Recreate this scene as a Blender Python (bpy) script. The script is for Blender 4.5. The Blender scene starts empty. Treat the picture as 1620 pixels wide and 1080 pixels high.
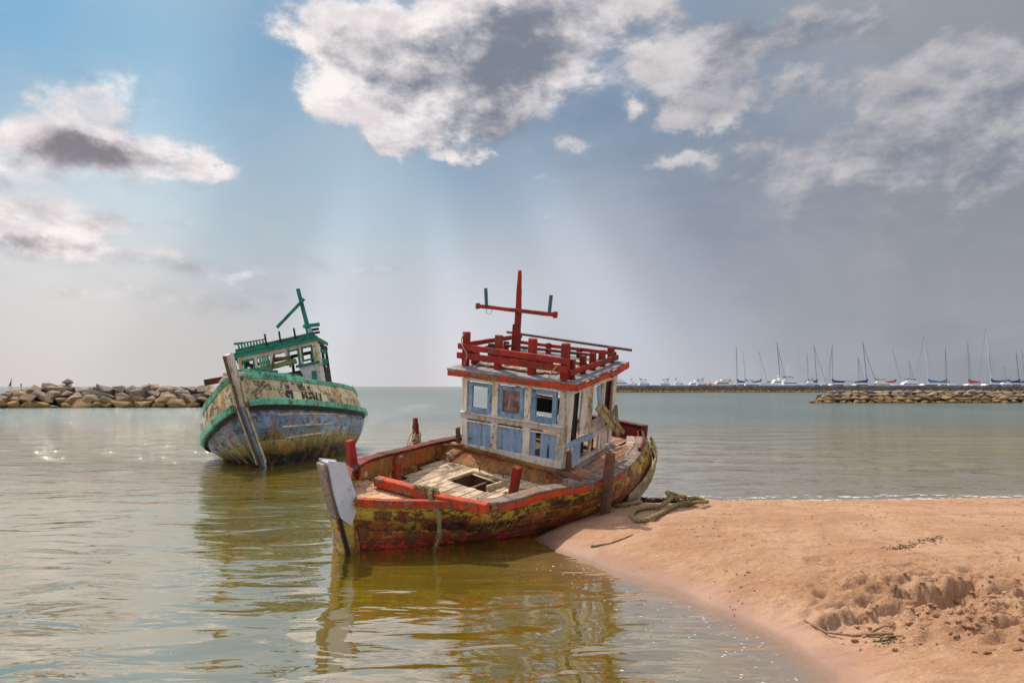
import bpy, bmesh, math, random
import numpy as np
from mathutils import Vector, Matrix, Euler

SC = bpy.context.scene
COL = SC.collection
R_ = math.radians

# ------------------------------------------------------------------ camera
cam_d = bpy.data.cameras.new('camera')
cam = bpy.data.objects.new('camera', cam_d)
COL.objects.link(cam)
cam_d.sensor_width = 36.0
cam_d.lens = 24.0
cam_d.clip_start = 0.1
cam_d.clip_end = 20000.0
cam.location = (0, 0, 2.5)
cam.rotation_euler = (R_(90 + 3.76), 0, 0)
SC.camera = cam
SC.view_settings.view_transform = 'Standard'
SC.view_settings.look = 'None'
SC.view_settings.exposure = 0.0
SC.view_settings.gamma = 1.0

SUN_AZ = R_(-38)      # measured from +Y towards +X
SUN_EL = R_(58)


def srgb(r, g, b):
    f = lambda c: (c / 255.0) / 12.92 if c <= 10 else (((c / 255.0) + 0.055) / 1.055) ** 2.4
    return (f(r), f(g), f(b))


class NT:
    """small helper to write node trees"""
    def __init__(s, tree):
        s.t = tree
        s.n = tree.nodes
        s.l = tree.links

    def node(s, kind, props=None, ins=None):
        nd = s.n.new(kind)
        for k, v in (props or {}).items():
            setattr(nd, k, v)
        for k, v in (ins or {}).items():
            s.set(nd.inputs[k], v)
        return nd

    def set(s, sock, v):
        if isinstance(v, bpy.types.NodeSocket):
            s.l.new(v, sock)
        elif v is not None:
            if isinstance(v, (tuple, list)) and len(v) == 3 and sock.type == 'RGBA':
                v = (v[0], v[1], v[2], 1)
            sock.default_value = v

    def math(s, op, a, b=None, c=None, clamp=False):
        nd = s.n.new('ShaderNodeMath')
        nd.operation = op
        nd.use_clamp = clamp
        s.set(nd.inputs[0], a)
        if b is not None: s.set(nd.inputs[1], b)
        if c is not None: s.set(nd.inputs[2], c)
        return nd.outputs[0]

    def vec(s, op, a, b=None, c=None):
        nd = s.n.new('ShaderNodeVectorMath')
        nd.operation = op
        s.set(nd.inputs[0], a)
        if b is not None: s.set(nd.inputs[1], b)
        if c is not None: s.set(nd.inputs[2], c)
        return nd.outputs['Value'] if op in ('DOT_PRODUCT', 'LENGTH', 'DISTANCE') else nd.outputs[0]

    def mix(s, f, a, b, blend='MIX'):
        nd = s.n.new('ShaderNodeMix')
        nd.data_type = 'RGBA'
        nd.blend_type = blend
        s.set(nd.inputs[0], f)
        s.set(nd.inputs[6], a)
        s.set(nd.inputs[7], b)
        return nd.outputs[2]

    def noise(s, v, scale, detail=4, rough=.55, dist=0.0, out=0):
        nd = s.node('ShaderNodeTexNoise', None, {'Vector': v, 'Scale': scale, 'Detail': detail, 'Roughness': rough, 'Distortion': dist})
        return nd.outputs[out]

    def ss(s, v, a, b, lo=0.0, hi=1.0):
        nd = s.n.new('ShaderNodeMapRange')
        nd.interpolation_type = 'SMOOTHSTEP'
        s.set(nd.inputs[0], v); s.set(nd.inputs[1], a); s.set(nd.inputs[2], b)
        s.set(nd.inputs[3], lo); s.set(nd.inputs[4], hi)
        return nd.outputs[0]

    def scalev(s, v, sc):
        return s.vec('MULTIPLY', v, tuple(sc))

    def ramp(s, v, stops, interp='LINEAR'):
        nd = s.n.new('ShaderNodeValToRGB')
        cr = nd.color_ramp
        cr.interpolation = interp
        while len(cr.elements) < len(stops):
            cr.elements.new(0.5)
        for e, (p, c) in zip(cr.elements, sorted(stops, key=lambda q: q[0])):
            e.position = p
            e.color = (c[0], c[1], c[2], 1)
        s.set(nd.inputs[0], v)
        return nd.outputs[0]


# ------------------------------------------------------------------ world / sky
def px_dir(px, py):
    """azimuth and elevation of a direction in the sky"""
    u = (px - 810) / 1080.0
    w = -(py - 540) / 1080.0
    th = math.atan(71 / 1080.0)
    c, s_ = math.cos(th), math.sin(th)
    x, y, z = u, c - w * s_, s_ + w * c
    l = math.sqrt(x * x + y * y + z * z)
    return math.atan2(x, y), math.asin(z / l)


world = bpy.data.worlds.new('World')
SC.world = world
world.use_nodes = True
W = NT(world.node_tree)
W.n.clear()
tc = W.node('ShaderNodeTexCoord')
D = W.vec('NORMALIZE', tc.outputs['Generated'])
sep = W.node('ShaderNodeSeparateXYZ', None, {0: D})
az = W.math('ARCTAN2', sep.outputs[0], sep.outputs[1])
el = W.math('ARCSINE', sep.outputs[2])
AE = W.node('ShaderNodeCombineXYZ', None, {0: az, 1: el, 2: 0.0}).outputs[0]
sky = W.node('ShaderNodeTexSky', {'sky_type': 'NISHITA', 'sun_disc': False, 'sun_elevation': SUN_EL,
                                  'sun_rotation': SUN_AZ, 'air_density': 1.0, 'dust_density': 3.0})
# base colour of the air: sunbeams, blue gaps and the darker rain air to the right
SKYPTS = [
    (-20, 20, 118, 176, 220), (60, 60, 130, 188, 226), (200, 40, 142, 194, 226), (60, 200, 190, 212, 226), (200, 200, 176, 204, 222),
    (300, 60, 158, 194, 218), (420, 60, 122, 162, 196), (380, 170, 124, 166, 198), (420, 300, 164, 194, 212),
    (540, 250, 140, 172, 198), (250, 330, 202, 213, 218), (60, 400, 215, 213, 213), (200, 500, 216, 212, 211), (60, 570, 212, 206, 204),
    (350, 590, 210, 206, 205), (450, 400, 200, 207, 214), (600, 330, 188, 207, 220), (560, 500, 212, 211, 214),
    (640, 420, 204, 211, 220), (700, 250, 112, 142, 174), (770, 330, 150, 170, 190), (780, 480, 213, 215, 221), (700, 590, 214, 210, 212),
    (900, 250, 104, 132, 164), (860, 60, 128, 150, 178), (960, 60, 128, 150, 174), (1000, 320, 122, 142, 166), (900, 400, 194, 200, 212), (1000, 500, 194, 198, 209),
    (900, 590, 194, 196, 203), (1100, 590, 180, 182, 191), (1080, 420, 146, 154, 170), (1150, 330, 130, 140, 156), (1180, 170, 118, 138, 162),
    (1250, 480, 150, 155, 166), (1300, 100, 142, 150, 162), (1420, 60, 142, 148, 156), (1330, 200, 124, 136, 154), (1600, 60, 138, 143, 150),
    (1600, 250, 134, 140, 149), (1440, 330, 134, 138, 150), (1350, 590, 154, 157, 166), (1600, 430, 132, 137, 147), (1600, 590, 142, 145, 153),
    (1300, 400, 134, 139, 153), (960, 410, 200, 204, 214), (1060, 520, 194, 197, 208), (1150, 420, 136, 145, 162), (840, 330, 176, 192, 208), (560, 290, 182, 204, 219), (1480, 470, 138, 142, 152), (300, -120, 176, 186, 200), (900, -120, 190, 195, 205), (1500, -120, 140, 145, 152),
    (-200, 300, 170, 190, 205), (1800, 300, 136, 140, 150), (-200, 590, 196, 192, 190), (1800, 590, 140, 143, 150)]
wob = W.noise(D, 3.0, 3, .5, 0, 1)
AEb = W.vec('MULTIPLY_ADD', wob, (0.07, 0.07, 0), W.vec('SUBTRACT', AE, (0.035, 0.035, 0)))
acc, wsum = None, 0.004
K = 1.0 / (2 * 0.068 ** 2)
first = W.vec('MULTIPLY', sky.outputs[0], (0.0003, 0.0003, 0.0003))
acc = W.vec('ADD', first, (0.0022, 0.0022, 0.0024))
for (px, py, r, g, b) in SKYPTS:
    a, e = px_dir(px, py)
    d = W.vec('SUBTRACT', AEb, (a, e, 0))
    w = W.math('EXPONENT', W.math('MULTIPLY', W.vec('DOT_PRODUCT', d, d), -K))
    if px > 1150: r, g, b = r + 7, g + 7, b + 6
    acc = W.vec('MULTIPLY_ADD', w, srgb(r, g, b), acc)
    wsum = W.math('ADD', wsum, w)
inv = W.math('DIVIDE', 1.0, wsum)
base = W.vec('MULTIPLY', acc, inv)
# crepuscular rays fanning out from behind the big cloud
sa, se = px_dir(640, -260)
ua = W.math('SUBTRACT', az, sa); ue = W.math('SUBTRACT', se, el)
ang = W.math('ARCTAN2', ua, ue)
rn = W.node('ShaderNodeTexNoise', {'noise_dimensions': '1D'}, {'W': W.math('ADD', ang, 5.37), 'Scale': 3.3, 'Detail': 1, 'Roughness': .4}).outputs[0]
rdist = W.math('SQRT', W.math('ADD', W.math('MULTIPLY', ua, ua), W.math('MULTIPLY', ue, ue)))
rwin = W.math('MULTIPLY', W.ss(rdist, .35, .52), W.ss(rdist, .70, .95, 1, 0))
rk = W.math('MULTIPLY_ADD', W.math('MULTIPLY', W.ss(rn, .30, .70, -1, 1), rwin), .085, 1.0)
base = W.vec('MULTIPLY', base, W.node('ShaderNodeCombineXYZ', None, {0: rk, 1: rk, 2: rk}).outputs[0])


def blobsum(pts, coord):
    tot = None
    for (px, py, rx, ry, amp) in pts:
        a, e = px_dir(px, py)
        d = W.vec('MULTIPLY', W.vec('SUBTRACT', coord, (a, e, 0)), (1080.0 / rx, 1080.0 / ry, 0))
        w = W.math('EXPONENT', W.math('MULTIPLY', W.vec('DOT_PRODUCT', d, d), -1.0))
        tot = W.math('MULTIPLY_ADD', w, amp, tot if tot is not None else 0.0)
    return tot


CLOUD = [  # px, py, rx, ry, strength
    (560, 70, 110, 50, .85), (620, 130, 120, 55, .9), (720, 60, 110, 60, .85), (520, 165, 60, 25, .8), (600, 190, 70, 45, .8), (720, 170, 90, 75, .95),
    (860, 40, 120, 45, .9), (980, 5, 120, 25, .6), (900, 105, 62, 36, .95), (840, 160, 60, 30, .85), (790, 185, 40, 20, .7), (820, 90, 70, 60, .8),
    (1090, 75, 80, 55, 1.0), (1130, 120, 70, 50, .9), (1200, 60, 120, 50, .55), (1070, 185, 80, 32, 1.1), (1010, 110, 40, 20, .7), (1050, 255, 40, 14, .8), (1120, 265, 30, 14, .75),
    (985, 172, 16, 20, .7), (900, 230, 22, 18, .8), (845, 222, 30, 14, .6), (720, 248, 30, 13, .7), (855, 280, 36, 12, .55), (848, 348, 42, 13, .6),
    (1330, 40, 130, 50, .45), (1430, 150, 90, 50, 1.05), (1530, 110, 100, 70, .65), (1590, 150, 60, 90, .6), (1270, 240, 70, 24, .6), (1300, 295, 170, 50, .75), (1560, 260, 110, 60, .65),
    (60, 140, 40, 20, .5), (140, 150, 80, 44, .85), (20, 200, 50, 26, .8), (90, 245, 90, 40, 1.0), (160, 225, 50, 36, .8), (280, 255, 62, 30, 1.0), (345, 272, 28, 12, .7), (30, 320, 110, 30, .8), (80, 360, 110, 26, .75),
    (290, 348, 26, 11, .6), (980, 60, 50, 20, .5), (1180, 190, 60, 22, .55), (1240, 150, 60, 26, .55), (1380, 260, 80, 22, .5), (640, 215, 50, 22, .6), (760, 235, 30, 12, .6), (1150, 300, 50, 10, .45), (560, 20, 90, 30, .8), (480, 60, 50, 16, .6), (1500, 200, 80, 30, .6), (170, 405, 150, 14, .55), (330, 430, 120, 12, .45), (280, 470, 150, 18, .5), (90, 478, 60, 10, .5), (560, 425, 60, 12, .45), (680, 420, 130, 13, .5), (160, 350, 60, 14, .5)]
wob2 = W.noise(D, 6.0, 6, .62, 0.2, 1)
AEc = W.vec('MULTIPLY_ADD', wob2, (0.16, 0.11, 0), W.vec('SUBTRACT', AE, (0.08, 0.055, 0)))
dens = blobsum(CLOUD, AEc)
Ds = W.vec('MULTIPLY', D, (1.0, 1.0, 1.7))
f1 = W.noise(Ds, 9.0, 10, .62, 0.15)
f1s = W.noise(W.vec('ADD', Ds, (-.012, 0, .030)), 9.0, 10, .62, 0.15)
dens = W.math('MULTIPLY_ADD', W.math('SUBTRACT', f1, .5), 2.3, dens)
dens = W.math('MULTIPLY_ADD', W.math('SUBTRACT', W.noise(Ds, 28.0, 6, .6), .5), .5, dens)
soft = W.ss(W.noise(D, 3.2, 2, .5), .40, .60, .16, .75)
mask = W.ss(dens, W.math('SUBTRACT', .55, soft), W.math('ADD', .62, soft))
hi = W.ss(dens, .40, 1.0)
relief = W.math('MULTIPLY', W.math('SUBTRACT', f1, f1s), 4.2)
DARK = [(600, 120, 50, 30, .45), (640, 160, 60, 30, .5), (560, 60, 40, 20, .3), (1150, 90, 50, 30, .4), (745, 165, 95, 65, 1.15), (800, 80, 90, 70, 1.2), (880, 20, 90, 40, .7), (850, 90, 40, 40, .5), (680, 60, 40, 30, .25), (150, 245, 70, 26, 1.2), (110, 235, 40, 22, .6), (250, 268, 40, 12, .4), (60, 375, 60, 14, .7),
        (40, 330, 50, 12, .3), (1330, 50, 200, 110, .7), (1580, 150, 160, 160, .35), (1300, 300, 220, 80, .5), (1560, 260, 150, 90, .45), (1200, 50, 70, 60, .3), (290, 440, 380, 70, .36), (680, 420, 150, 20, .25), (960, 10, 90, 30, .3)]
dk = blobsum(DARK, AEc)
f2 = W.noise(Ds, 6.0, 7, .6, 0.3)
dk = W.math('MULTIPLY_ADD', W.math('SUBTRACT', f2, .5), 1.3, dk)
dk = W.math('SUBTRACT', dk, relief)
dk = W.ss(dk, -.2, 1.75)
white = W.mix(W.ss(az, -.1, .45), srgb(252, 245, 244), srgb(198, 196, 199))
grey = W.mix(W.ss(az, -.5, -.2), srgb(136, 130, 138), srgb(126, 133, 148))
shade = W.ss(W.noise(W.vec('ADD', Ds, (.3, .1, .2)), 13.0, 7, .62, .2), .36, .64)
white = W.mix(shade, W.vec('MULTIPLY', white, (.77, .77, .79)), white)
edge = W.mix(hi, W.vec('MULTIPLY_ADD', base, (0.75, 0.75, 0.75), (0.16, 0.155, 0.155)), white)
ccol = W.mix(dk, edge, grey)
thin = W.ss(W.noise(Ds, 4.0, 8, .65, .5), .38, .72, 0, .42)
base = W.mix(thin, base, W.vec('MULTIPLY_ADD', base, (0.6, 0.6, 0.6), (0.22, 0.21, 0.21)))
final = W.mix(mask, base, ccol)
# below the horizon nothing is seen; keep it the colour of dim water
final = W.mix(W.ss(el, -.12, -.02), (0.16, 0.17, 0.15), final)
bg = W.node('ShaderNodeBackground', None, {'Color': final, 'Strength': 1.0})
out = W.node('ShaderNodeOutputWorld')
W.l.new(bg.outputs[0], out.inputs[0])
world.cycles.sampling_method = 'MANUAL'
world.cycles.sample_map_resolution = 512

sun_d = bpy.data.lights.new('sun', 'SUN')
sun_d.energy = 4.4
sun_d.angle = R_(0.8)
sun_d.color = (1.0, 0.92, 0.80)
sun = bpy.data.objects.new('sun', sun_d)
COL.objects.link(sun)
_to = Vector((math.sin(SUN_AZ) * math.cos(SUN_EL), math.cos(SUN_AZ) * math.cos(SUN_EL), math.sin(SUN_EL)))
sun.rotation_euler = _to.to_track_quat('Z', 'Y').to_euler()
sun.location = (-20, 20, 40)


# ------------------------------------------------------------------ tagging
def tag(o, label=None, cat=None, group=None, kind=None):
    if label: o['label'] = label
    if cat: o['category'] = cat
    if group: o['group'] = group
    if kind: o['kind'] = kind
    return o


def empty(name, mat):
    o = bpy.data.objects.new(name, None)
    COL.objects.link(o)
    o.empty_display_size = .2
    o.matrix_world = mat
    return o


rng = random.Random(7)


class MB:
    """collects shapes and links them as one mesh object"""
    def __init__(s, deform=None, seed=None):
        s.v = []; s.f = []; s.r = []; s.t = []; s.d = deform; s.marks = []
        s.g = random.Random(seed if seed is not None else rng.random())

    def add(s, vs, fs, r=None, t=None):
        b = len(s.v)
        r = s.g.random() if r is None else r
        for i, p in enumerate(vs):
            p = tuple(p)
            if s.d: p = s.d(*p)
            s.v.append(p)
            s.t.append(t[i] if t is not None else 0.0)
        for f in fs:
            s.f.append([b + i for i in f]); s.r.append(r)
        s.marks.append((b, len(s.v), len(s.f) - len(fs), len(s.f)))

    def beam(s, p0, p1, w, h, up=(0, 0, 1), seg=None, j=.004, taper=1.0, r=None, twist=0.0):
        """squared timber from p0 to p1, w across, h along up"""
        p0 = Vector(p0); p1 = Vector(p1)
        d = p1 - p0; L = d.length; d.normalize()
        up = Vector(up)
        side = d.cross(up)
        if side.length < 1e-4: side = d.cross(Vector((0, 1, 0)))
        side.normalize(); up = side.cross(d).normalized()
        n = seg or max(1, min(14, int(L / .16)))
        vs = []; fs = []
        for i in range(n + 1):
            k = i / n
            c = p0.lerp(p1, k)
            sc = 1 + (taper - 1) * k
            for (a, b) in ((-1, -1), (1, -1), (1, 1), (-1, 1)):
                jj = [s.g.uniform(-j, j) for _ in range(3)]
                e = 1.0
                vs.append(c + side * (a * w / 2 * sc) + up * (b * h / 2 * sc) + Vector(jj) * e)
            if i:
                o = (i - 1) * 4
                for q in range(4):
                    fs.append([o + q, o + (q + 1) % 4, o + 4 + (q + 1) % 4, o + 4 + q])
        fs.append([3, 2, 1, 0])
        o = n * 4
        fs.append([o, o + 1, o + 2, o + 3])
        s.add(vs, fs, r)

    def slab(s, pts, th, n=None, r=None):
        """flat polygon with thickness th against its normal"""
        P = [Vector(p) for p in pts]
        nn = Vector(n) if n else (P[1] - P[0]).cross(P[2] - P[0]).normalized()
        k = len(P)
        vs = P + [p - nn * th for p in P]
        fs = [list(range(k)), list(range(2 * k - 1, k - 1, -1))]
        for i in range(k):
            j = (i + 1) % k
            fs.append([i, i + k, j + k, j])
        s.add(vs, fs, r)

    def tube(s, pts, rad, n=8, cap=True, r=None, closed=False):
        P = [Vector(p) for p in pts]
        vs = []; fs = []
        prev = None
        m = len(P)
        for i, p in enumerate(P):
            a = P[max(i - 1, 0)]; b = P[min(i + 1, m - 1)]
            d = (b - a)
            if d.length < 1e-9: d = Vector((0, 0, 1))
            d.normalize()
            if prev is None:
                u = d.orthogonal().normalized()
            else:
                u = prev - d * prev.dot(d)
                u = u.normalized() if u.length > 1e-5 else d.orthogonal().normalized()
            prev = u
            w = d.cross(u)
            rr = rad[i] if isinstance(rad, (list, tuple)) else rad
            for q in range(n):
                an = 2 * math.pi * q / n
                vs.append(p + (u * math.cos(an) + w * math.sin(an)) * rr)
            if i:
                o = (i - 1) * n
                for q in range(n):
                    fs.append([o + q, o + (q + 1) % n, o + n + (q + 1) % n, o + n + q])
        if cap:
            fs.append(list(range(n - 1, -1, -1)))
            fs.append(list(range((m - 1) * n, m * n)))
        s.add(vs, fs, r)

    def build(s, name, mat, parent=None, bevel=0.0, smooth=False, matrix=None):
        me = bpy.data.meshes.new(name)
        me.from_pydata(s.v, [], s.f)
        a = me.attributes.new('rnd', 'FLOAT', 'FACE')
        a.data.foreach_set('value', s.r)
        a = me.attributes.new('t', 'FLOAT', 'POINT')
        a.data.foreach_set('value', s.t)
        me.validate()
        me.update()
        if smooth:
            me.polygons.foreach_set('use_smooth', [True] * len(me.polygons))
        o = bpy.data.objects.new(name, me)
        COL.objects.link(o)
        me.materials.append(mat)
        if parent: o.parent = parent
        if matrix is not None: o.matrix_world = matrix
        if bevel:
            m = o.modifiers.new('bevel', 'BEVEL')
            m.width = bevel; m.segments = 1; m.limit_method = 'ANGLE'; m.angle_limit = R_(50)
        return o


def _each(s, name, mat, parent=None, bevel=0.0):
    """one object per timber collected"""
    out_ = []
    for (v0, v1, f0, f1) in s.marks:
        q_ = MB(); q_.v = s.v[v0:v1]; q_.t = s.t[v0:v1]; q_.f = [[i - v0 for i in f] for f in s.f[f0:f1]]; q_.r = s.r[f0:f1]
        out_.append(q_.build(name, mat, parent, bevel))
    return out_


MB.each = _each


def rope_mesh(mb, pts, rad, strands=3, pitch=None, step=None, fray=0):
    """laid rope: strands twisted round a path"""
    P = resample([Vector(p) for p in pts], step or rad * .9)
    pitch = pitch or rad * 7
    L = 0; prev = None
    lanes = [[] for _ in range(strands)]
    for i, p in enumerate(P):
        d = (P[min(i + 1, len(P) - 1)] - P[max(i - 1, 0)]).normalized()
        u = d.orthogonal().normalized() if prev is None else (prev - d * prev.dot(d)).normalized()
        prev = u; w = d.cross(u)
        if i: L += (P[i] - P[i - 1]).length
        for k in range(strands):
            an = 2 * math.pi * (L / pitch + k / strands)
            lanes[k].append(p + (u * math.cos(an) + w * math.sin(an)) * rad * .5)
    for ln in lanes:
        mb.tube(ln, rad * .56, 6)
    for _ in range(fray):
        e = P[-1] + Vector((mb.g.uniform(-1, 1), mb.g.uniform(-1, 1), mb.g.uniform(-1.5, .2))) * rad * 3.5
        mb.tube([P[-1], (P[-1] + e) / 2 + Vector((0, 0, -rad * .3)), e], rad * .16, 4)


def catmull(P, n):
    """n points per span through P"""
    out = []
    P = [Vector(p) for p in P]
    for i in range(len(P) - 1):
        a = P[max(i - 1, 0)]; b = P[i]; c = P[i + 1]; d = P[min(i + 2, len(P) - 1)]
        for k in range(n):
            t = k / n
            out.append(0.5 * ((2 * b) + (c - a) * t + (2 * a - 5 * b + 4 * c - d) * t * t + (-a + 3 * b - 3 * c + d) * t ** 3))
    out.append(P[-1])
    return out


def resample(P, step):
    P = catmull(P, 8)
    out = [P[0]]; acc_ = 0
    for i in range(1, len(P)):
        d = (P[i] - P[i - 1]).length
        acc_ += d
        if acc_ >= step:
            n = max(1, int(acc_ / step))
            for k in range(n):
                out.append(P[i - 1].lerp(P[i], (k + 1) / n) if n > 1 else P[i])
            acc_ = 0
    return out


# ------------------------------------------------------------------ materials
def new_mat(name):
    m = bpy.data.materials.new(name)
    m.use_nodes = True
    t = NT(m.node_tree)
    t.n.clear()
    o = t.node('ShaderNodeOutputMaterial')
    b = t.node('ShaderNodeBsdfPrincipled')
    t.l.new(b.outputs[0], o.inputs[0])
    return m, t, b


def weathered(name, paint, paint2=None, wood=(.20, .15, .10), peel=.35, rust=(.20, .06, .015), rust_amt=.3, rough=.72,
              ramp=None, seed=0.0, streak=(9, 9, .9), bump=.5, scale=1.0, tvar=.05, grime=.32, crack=.75, vary=.42):
    """flaking paint over weathered timber with rust runs; colours and stains of the surface, plus painted shade where a ramp holds it"""
    m, t, b = new_mat(name)
    co = t.node('ShaderNodeTexCoord').outputs['Object']
    co = t.vec('ADD', co, (seed, seed * 1.7, seed * .3))
    rnd = t.node('ShaderNodeAttribute', {'attribute_name': 'rnd'}).outputs['Fac']
    tt = t.node('ShaderNodeAttribute', {'attribute_name': 't'}).outputs['Fac']
    off = t.vec('ADD', co, t.vec('MULTIPLY', t.node('ShaderNodeCombineXYZ', None, {0: rnd, 1: rnd, 2: rnd}).outputs[0], (17., 11., 5.)))
    n1 = t.noise(off, 2.6 * scale, 8, .68, .4)
    n2 = t.noise(off, 16 * scale, 6, .65, .2)
    n3 = t.noise(off, 60 * scale, 3, .6)
    ns = t.noise(t.scalev(co, streak), 1.0 * scale, 5, .6, .15)
    grain = t.noise(t.scalev(off, (6, 55, 55)), 1.0, 3, .6)
    if ramp:
        tv = t.math('ADD', tt, t.math('MULTIPLY', t.math('SUBTRACT', t.noise(co, 3.0, 5, .6), .5), tvar * 2))
        pc = t.ramp(tv, ramp)
        if paint2: pc = t.mix(t.math('MULTIPLY', t.ss(t.noise(co, 1.1, 4, .6), .48, .6), .6), pc, paint2)
    else:
        pc = t.mix(t.ss(n1, .35, .65), paint, paint2 or tuple(c * .8 for c in paint))
    wc = t.mix(t.ss(grain, .3, .7), tuple(c * .45 for c in wood), tuple(min(1, c * 1.5) for c in wood))
    pm = t.math('ADD', t.math('MULTIPLY', n1, .62), t.math('ADD', t.math('MULTIPLY', n2, .3), t.math('MULTIPLY', n3, .08)))
    th = .66 - .30 * peel
    bare = t.ss(pm, th - .012, th + .022)
    # a dirty rim where the paint lifts
    rim = t.math('MULTIPLY', t.ss(pm, th - .045, th), t.math('SUBTRACT', 1.0, bare))
    col = t.mix(bare, pc, wc)
    col = t.mix(t.math('MULTIPLY', rim, grime * 1.6), col, tuple(c * .35 for c in wood))
    rs = t.math('MULTIPLY', t.ss(ns, .62 - .25 * rust_amt, .72 - .12 * rust_amt), t.ss(n2, .3, .62))
    col = t.mix(t.math('MULTIPLY', rs, min(1, .55 + rust_amt)), col, rust)
    col = t.mix(t.math('MULTIPLY', t.ss(n2, .50, .72), grime), col, tuple(c * .3 for c in wood))
    # cracks and pits
    cr = t.node('ShaderNodeTexVoronoi', {'feature': 'DISTANCE_TO_EDGE'}, {'Vector': t.vec('MULTIPLY_ADD', t.noise(co, 5, 3, .5, 0, 1), (.5, .5, .5), t.scalev(off, (.55, 1, 1))), 'Scale': 3.2 * scale}).outputs['Distance']
    crm = t.math('MULTIPLY', t.ss(cr, .0, .022, 1, 0), t.ss(n1, .42, .58))
    col = t.mix(t.math('MULTIPLY', crm, crack), col, (.015, .01, .008))
    k = t.math('MULTIPLY_ADD', rnd, vary, 1 - vary * .52)
    col = t.vec('MULTIPLY', col, t.node('ShaderNodeCombineXYZ', None, {0: k, 1: k, 2: k}).outputs[0])
    t.set(b.inputs['Base Color'], col)
    t.set(b.inputs['Roughness'], t.math('MULTIPLY_ADD', n2, .2, rough - .1))
    b.inputs['Specular IOR Level'].default_value = .3
    h = t.math('ADD', t.math('MULTIPLY', bare, -.5), t.math('ADD', t.math('MULTIPLY', n2, .8), t.math('MULTIPLY', grain, .35)))
    h = t.math('SUBTRACT', h, t.math('MULTIPLY', crm, .8))
    bp = t.node('ShaderNodeBump', None, {'Strength': bump, 'Distance': .012, 'Height': h})
    t.l.new(bp.outputs[0], b.inputs['Normal'])
    return m


def plain(name, col, rough=.6, var=.15, scale=8, metal=0.0, col2=None, bump=.0):
    m, t, b = new_mat(name)
    co = t.node('ShaderNodeTexCoord').outputs['Object']
    n = t.noise(co, scale, 5, .6)
    c2 = col2 or tuple(c * (1 - var * 2) for c in col)
    t.set(b.inputs['Base Color'], t.mix(t.ss(n, .35, .65), col, c2))
    b.inputs['Roughness'].default_value = rough
    b.inputs['Metallic'].default_value = metal
    if bump:
        bp = t.node('ShaderNodeBump', None, {'Strength': bump, 'Distance': .01, 'Height': n})
        t.l.new(bp.outputs[0], b.inputs['Normal'])
    return m


M = {}
M['red'] = weathered('red_paint', (.31, .020, .009), (.20, .013, .007), wood=(.16, .08, .04), peel=.30, rust=(.10, .02, .01), rust_amt=.2, seed=1)
M['red_orange'] = weathered('red_orange_paint', (.52, .060, .012), (.36, .028, .01), wood=(.26, .13, .06), peel=.42, rust=(.12, .03, .01), rust_amt=.25, seed=2)
M['dark_red'] = weathered('dark_red_paint', (.17, .02, .012), (.10, .012, .008), wood=(.09, .06, .04), peel=.35, rust_amt=.2, seed=3)
M['white'] = weathered('white_paint', (.60, .55, .48), (.50, .46, .38), wood=(.22, .15, .08), peel=.26, rust=(.36, .20, .02), rust_amt=.52, seed=4, grime=.12, crack=.35, streak=(11, 11, .7))
M['white_clean'] = weathered('white_paint_thick', (.66, .67, .70), (.58, .59, .61), wood=(.25, .2, .13), peel=.10, rust=(.30, .2, .1), rust_amt=.05, seed=5, grime=.05, crack=.4)
M['blue'] = weathered('faded_blue_paint', (.25, .36, .50), (.21, .31, .45), wood=(.12, .09, .06), peel=.14, rust=(.10, .08, .06), rust_amt=.20, seed=6, vary=.12, streak=(14, 14, .8))
M['blue_frame'] = weathered('window_blue_paint', (.20, .30, .43), (.15, .23, .34), wood=(.08, .06, .05), peel=.2, rust=(.06, .05, .04), rust_amt=.2, seed=7)
M['deck'] = weathered('bleached_deck_planks', (.58, .44, .29), (.44, .34, .23), wood=(.34, .25, .17), peel=.42, rust=(.45, .17, .04), rust_amt=.25, vary=.75, rough=.8, seed=8, streak=(1.5, 12, 12), bump=.7)
M['deck_orange'] = weathered('stained_deck_planks', (.46, .22, .10), (.32, .19, .12), wood=(.28, .18, .12), peel=.5, vary=.7, rust=(.42, .09, .02), rust_amt=.42, rough=.8, seed=9, streak=(1.5, 12, 12), bump=.7)
M['bow_deck'] = weathered('sandy_bow_deck', (.60, .34, .18), (.50, .30, .18), wood=(.42, .28, .18), peel=.4, rust=(.5, .16, .05), rust_amt=.3, rough=.85, seed=10, bump=.7)
M['step'] = weathered('rotten_brown_board', (.38, .17, .045), (.24, .10, .03), wood=(.24, .13, .05), peel=.42, rust=(.16, .022, .008), rust_amt=.5, rough=.8, seed=11, streak=(6, 2, 6))
M['bulwark'] = weathered('red_brown_bulwark', (.42, .10, .03), (.34, .20, .05), wood=(.24, .13, .05), peel=.4, rust=(.14, .02, .008), rust_amt=.4, rough=.8, seed=31)
M['grey_wood'] = weathered('grey_weathered_wood', (.33, .26, .22), (.22, .17, .14), wood=(.26, .18, .13), peel=.5, rust=(.40, .11, .03), rust_amt=.42, vary=.7, seed=12, streak=(2, 10, 10))
M['brown_wood'] = weathered('brown_wood', (.15, .07, .04), (.10, .05, .03), wood=(.16, .10, .06), peel=.4, rust_amt=.3, seed=13)
M['roof'] = weathered('grey_roof_board', (.26, .25, .27), (.20, .18, .19), wood=(.34, .24, .17), peel=.30, rust=(.34, .16, .07), rust_amt=.2, seed=14, streak=(3, 3, 3))
M['yellow'] = weathered('yellow_ochre_paint', (.46, .33, .06), (.34, .24, .05), wood=(.2, .12, .05), peel=.4, rust=(.28, .04, .01), rust_amt=.5, seed=15)
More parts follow.
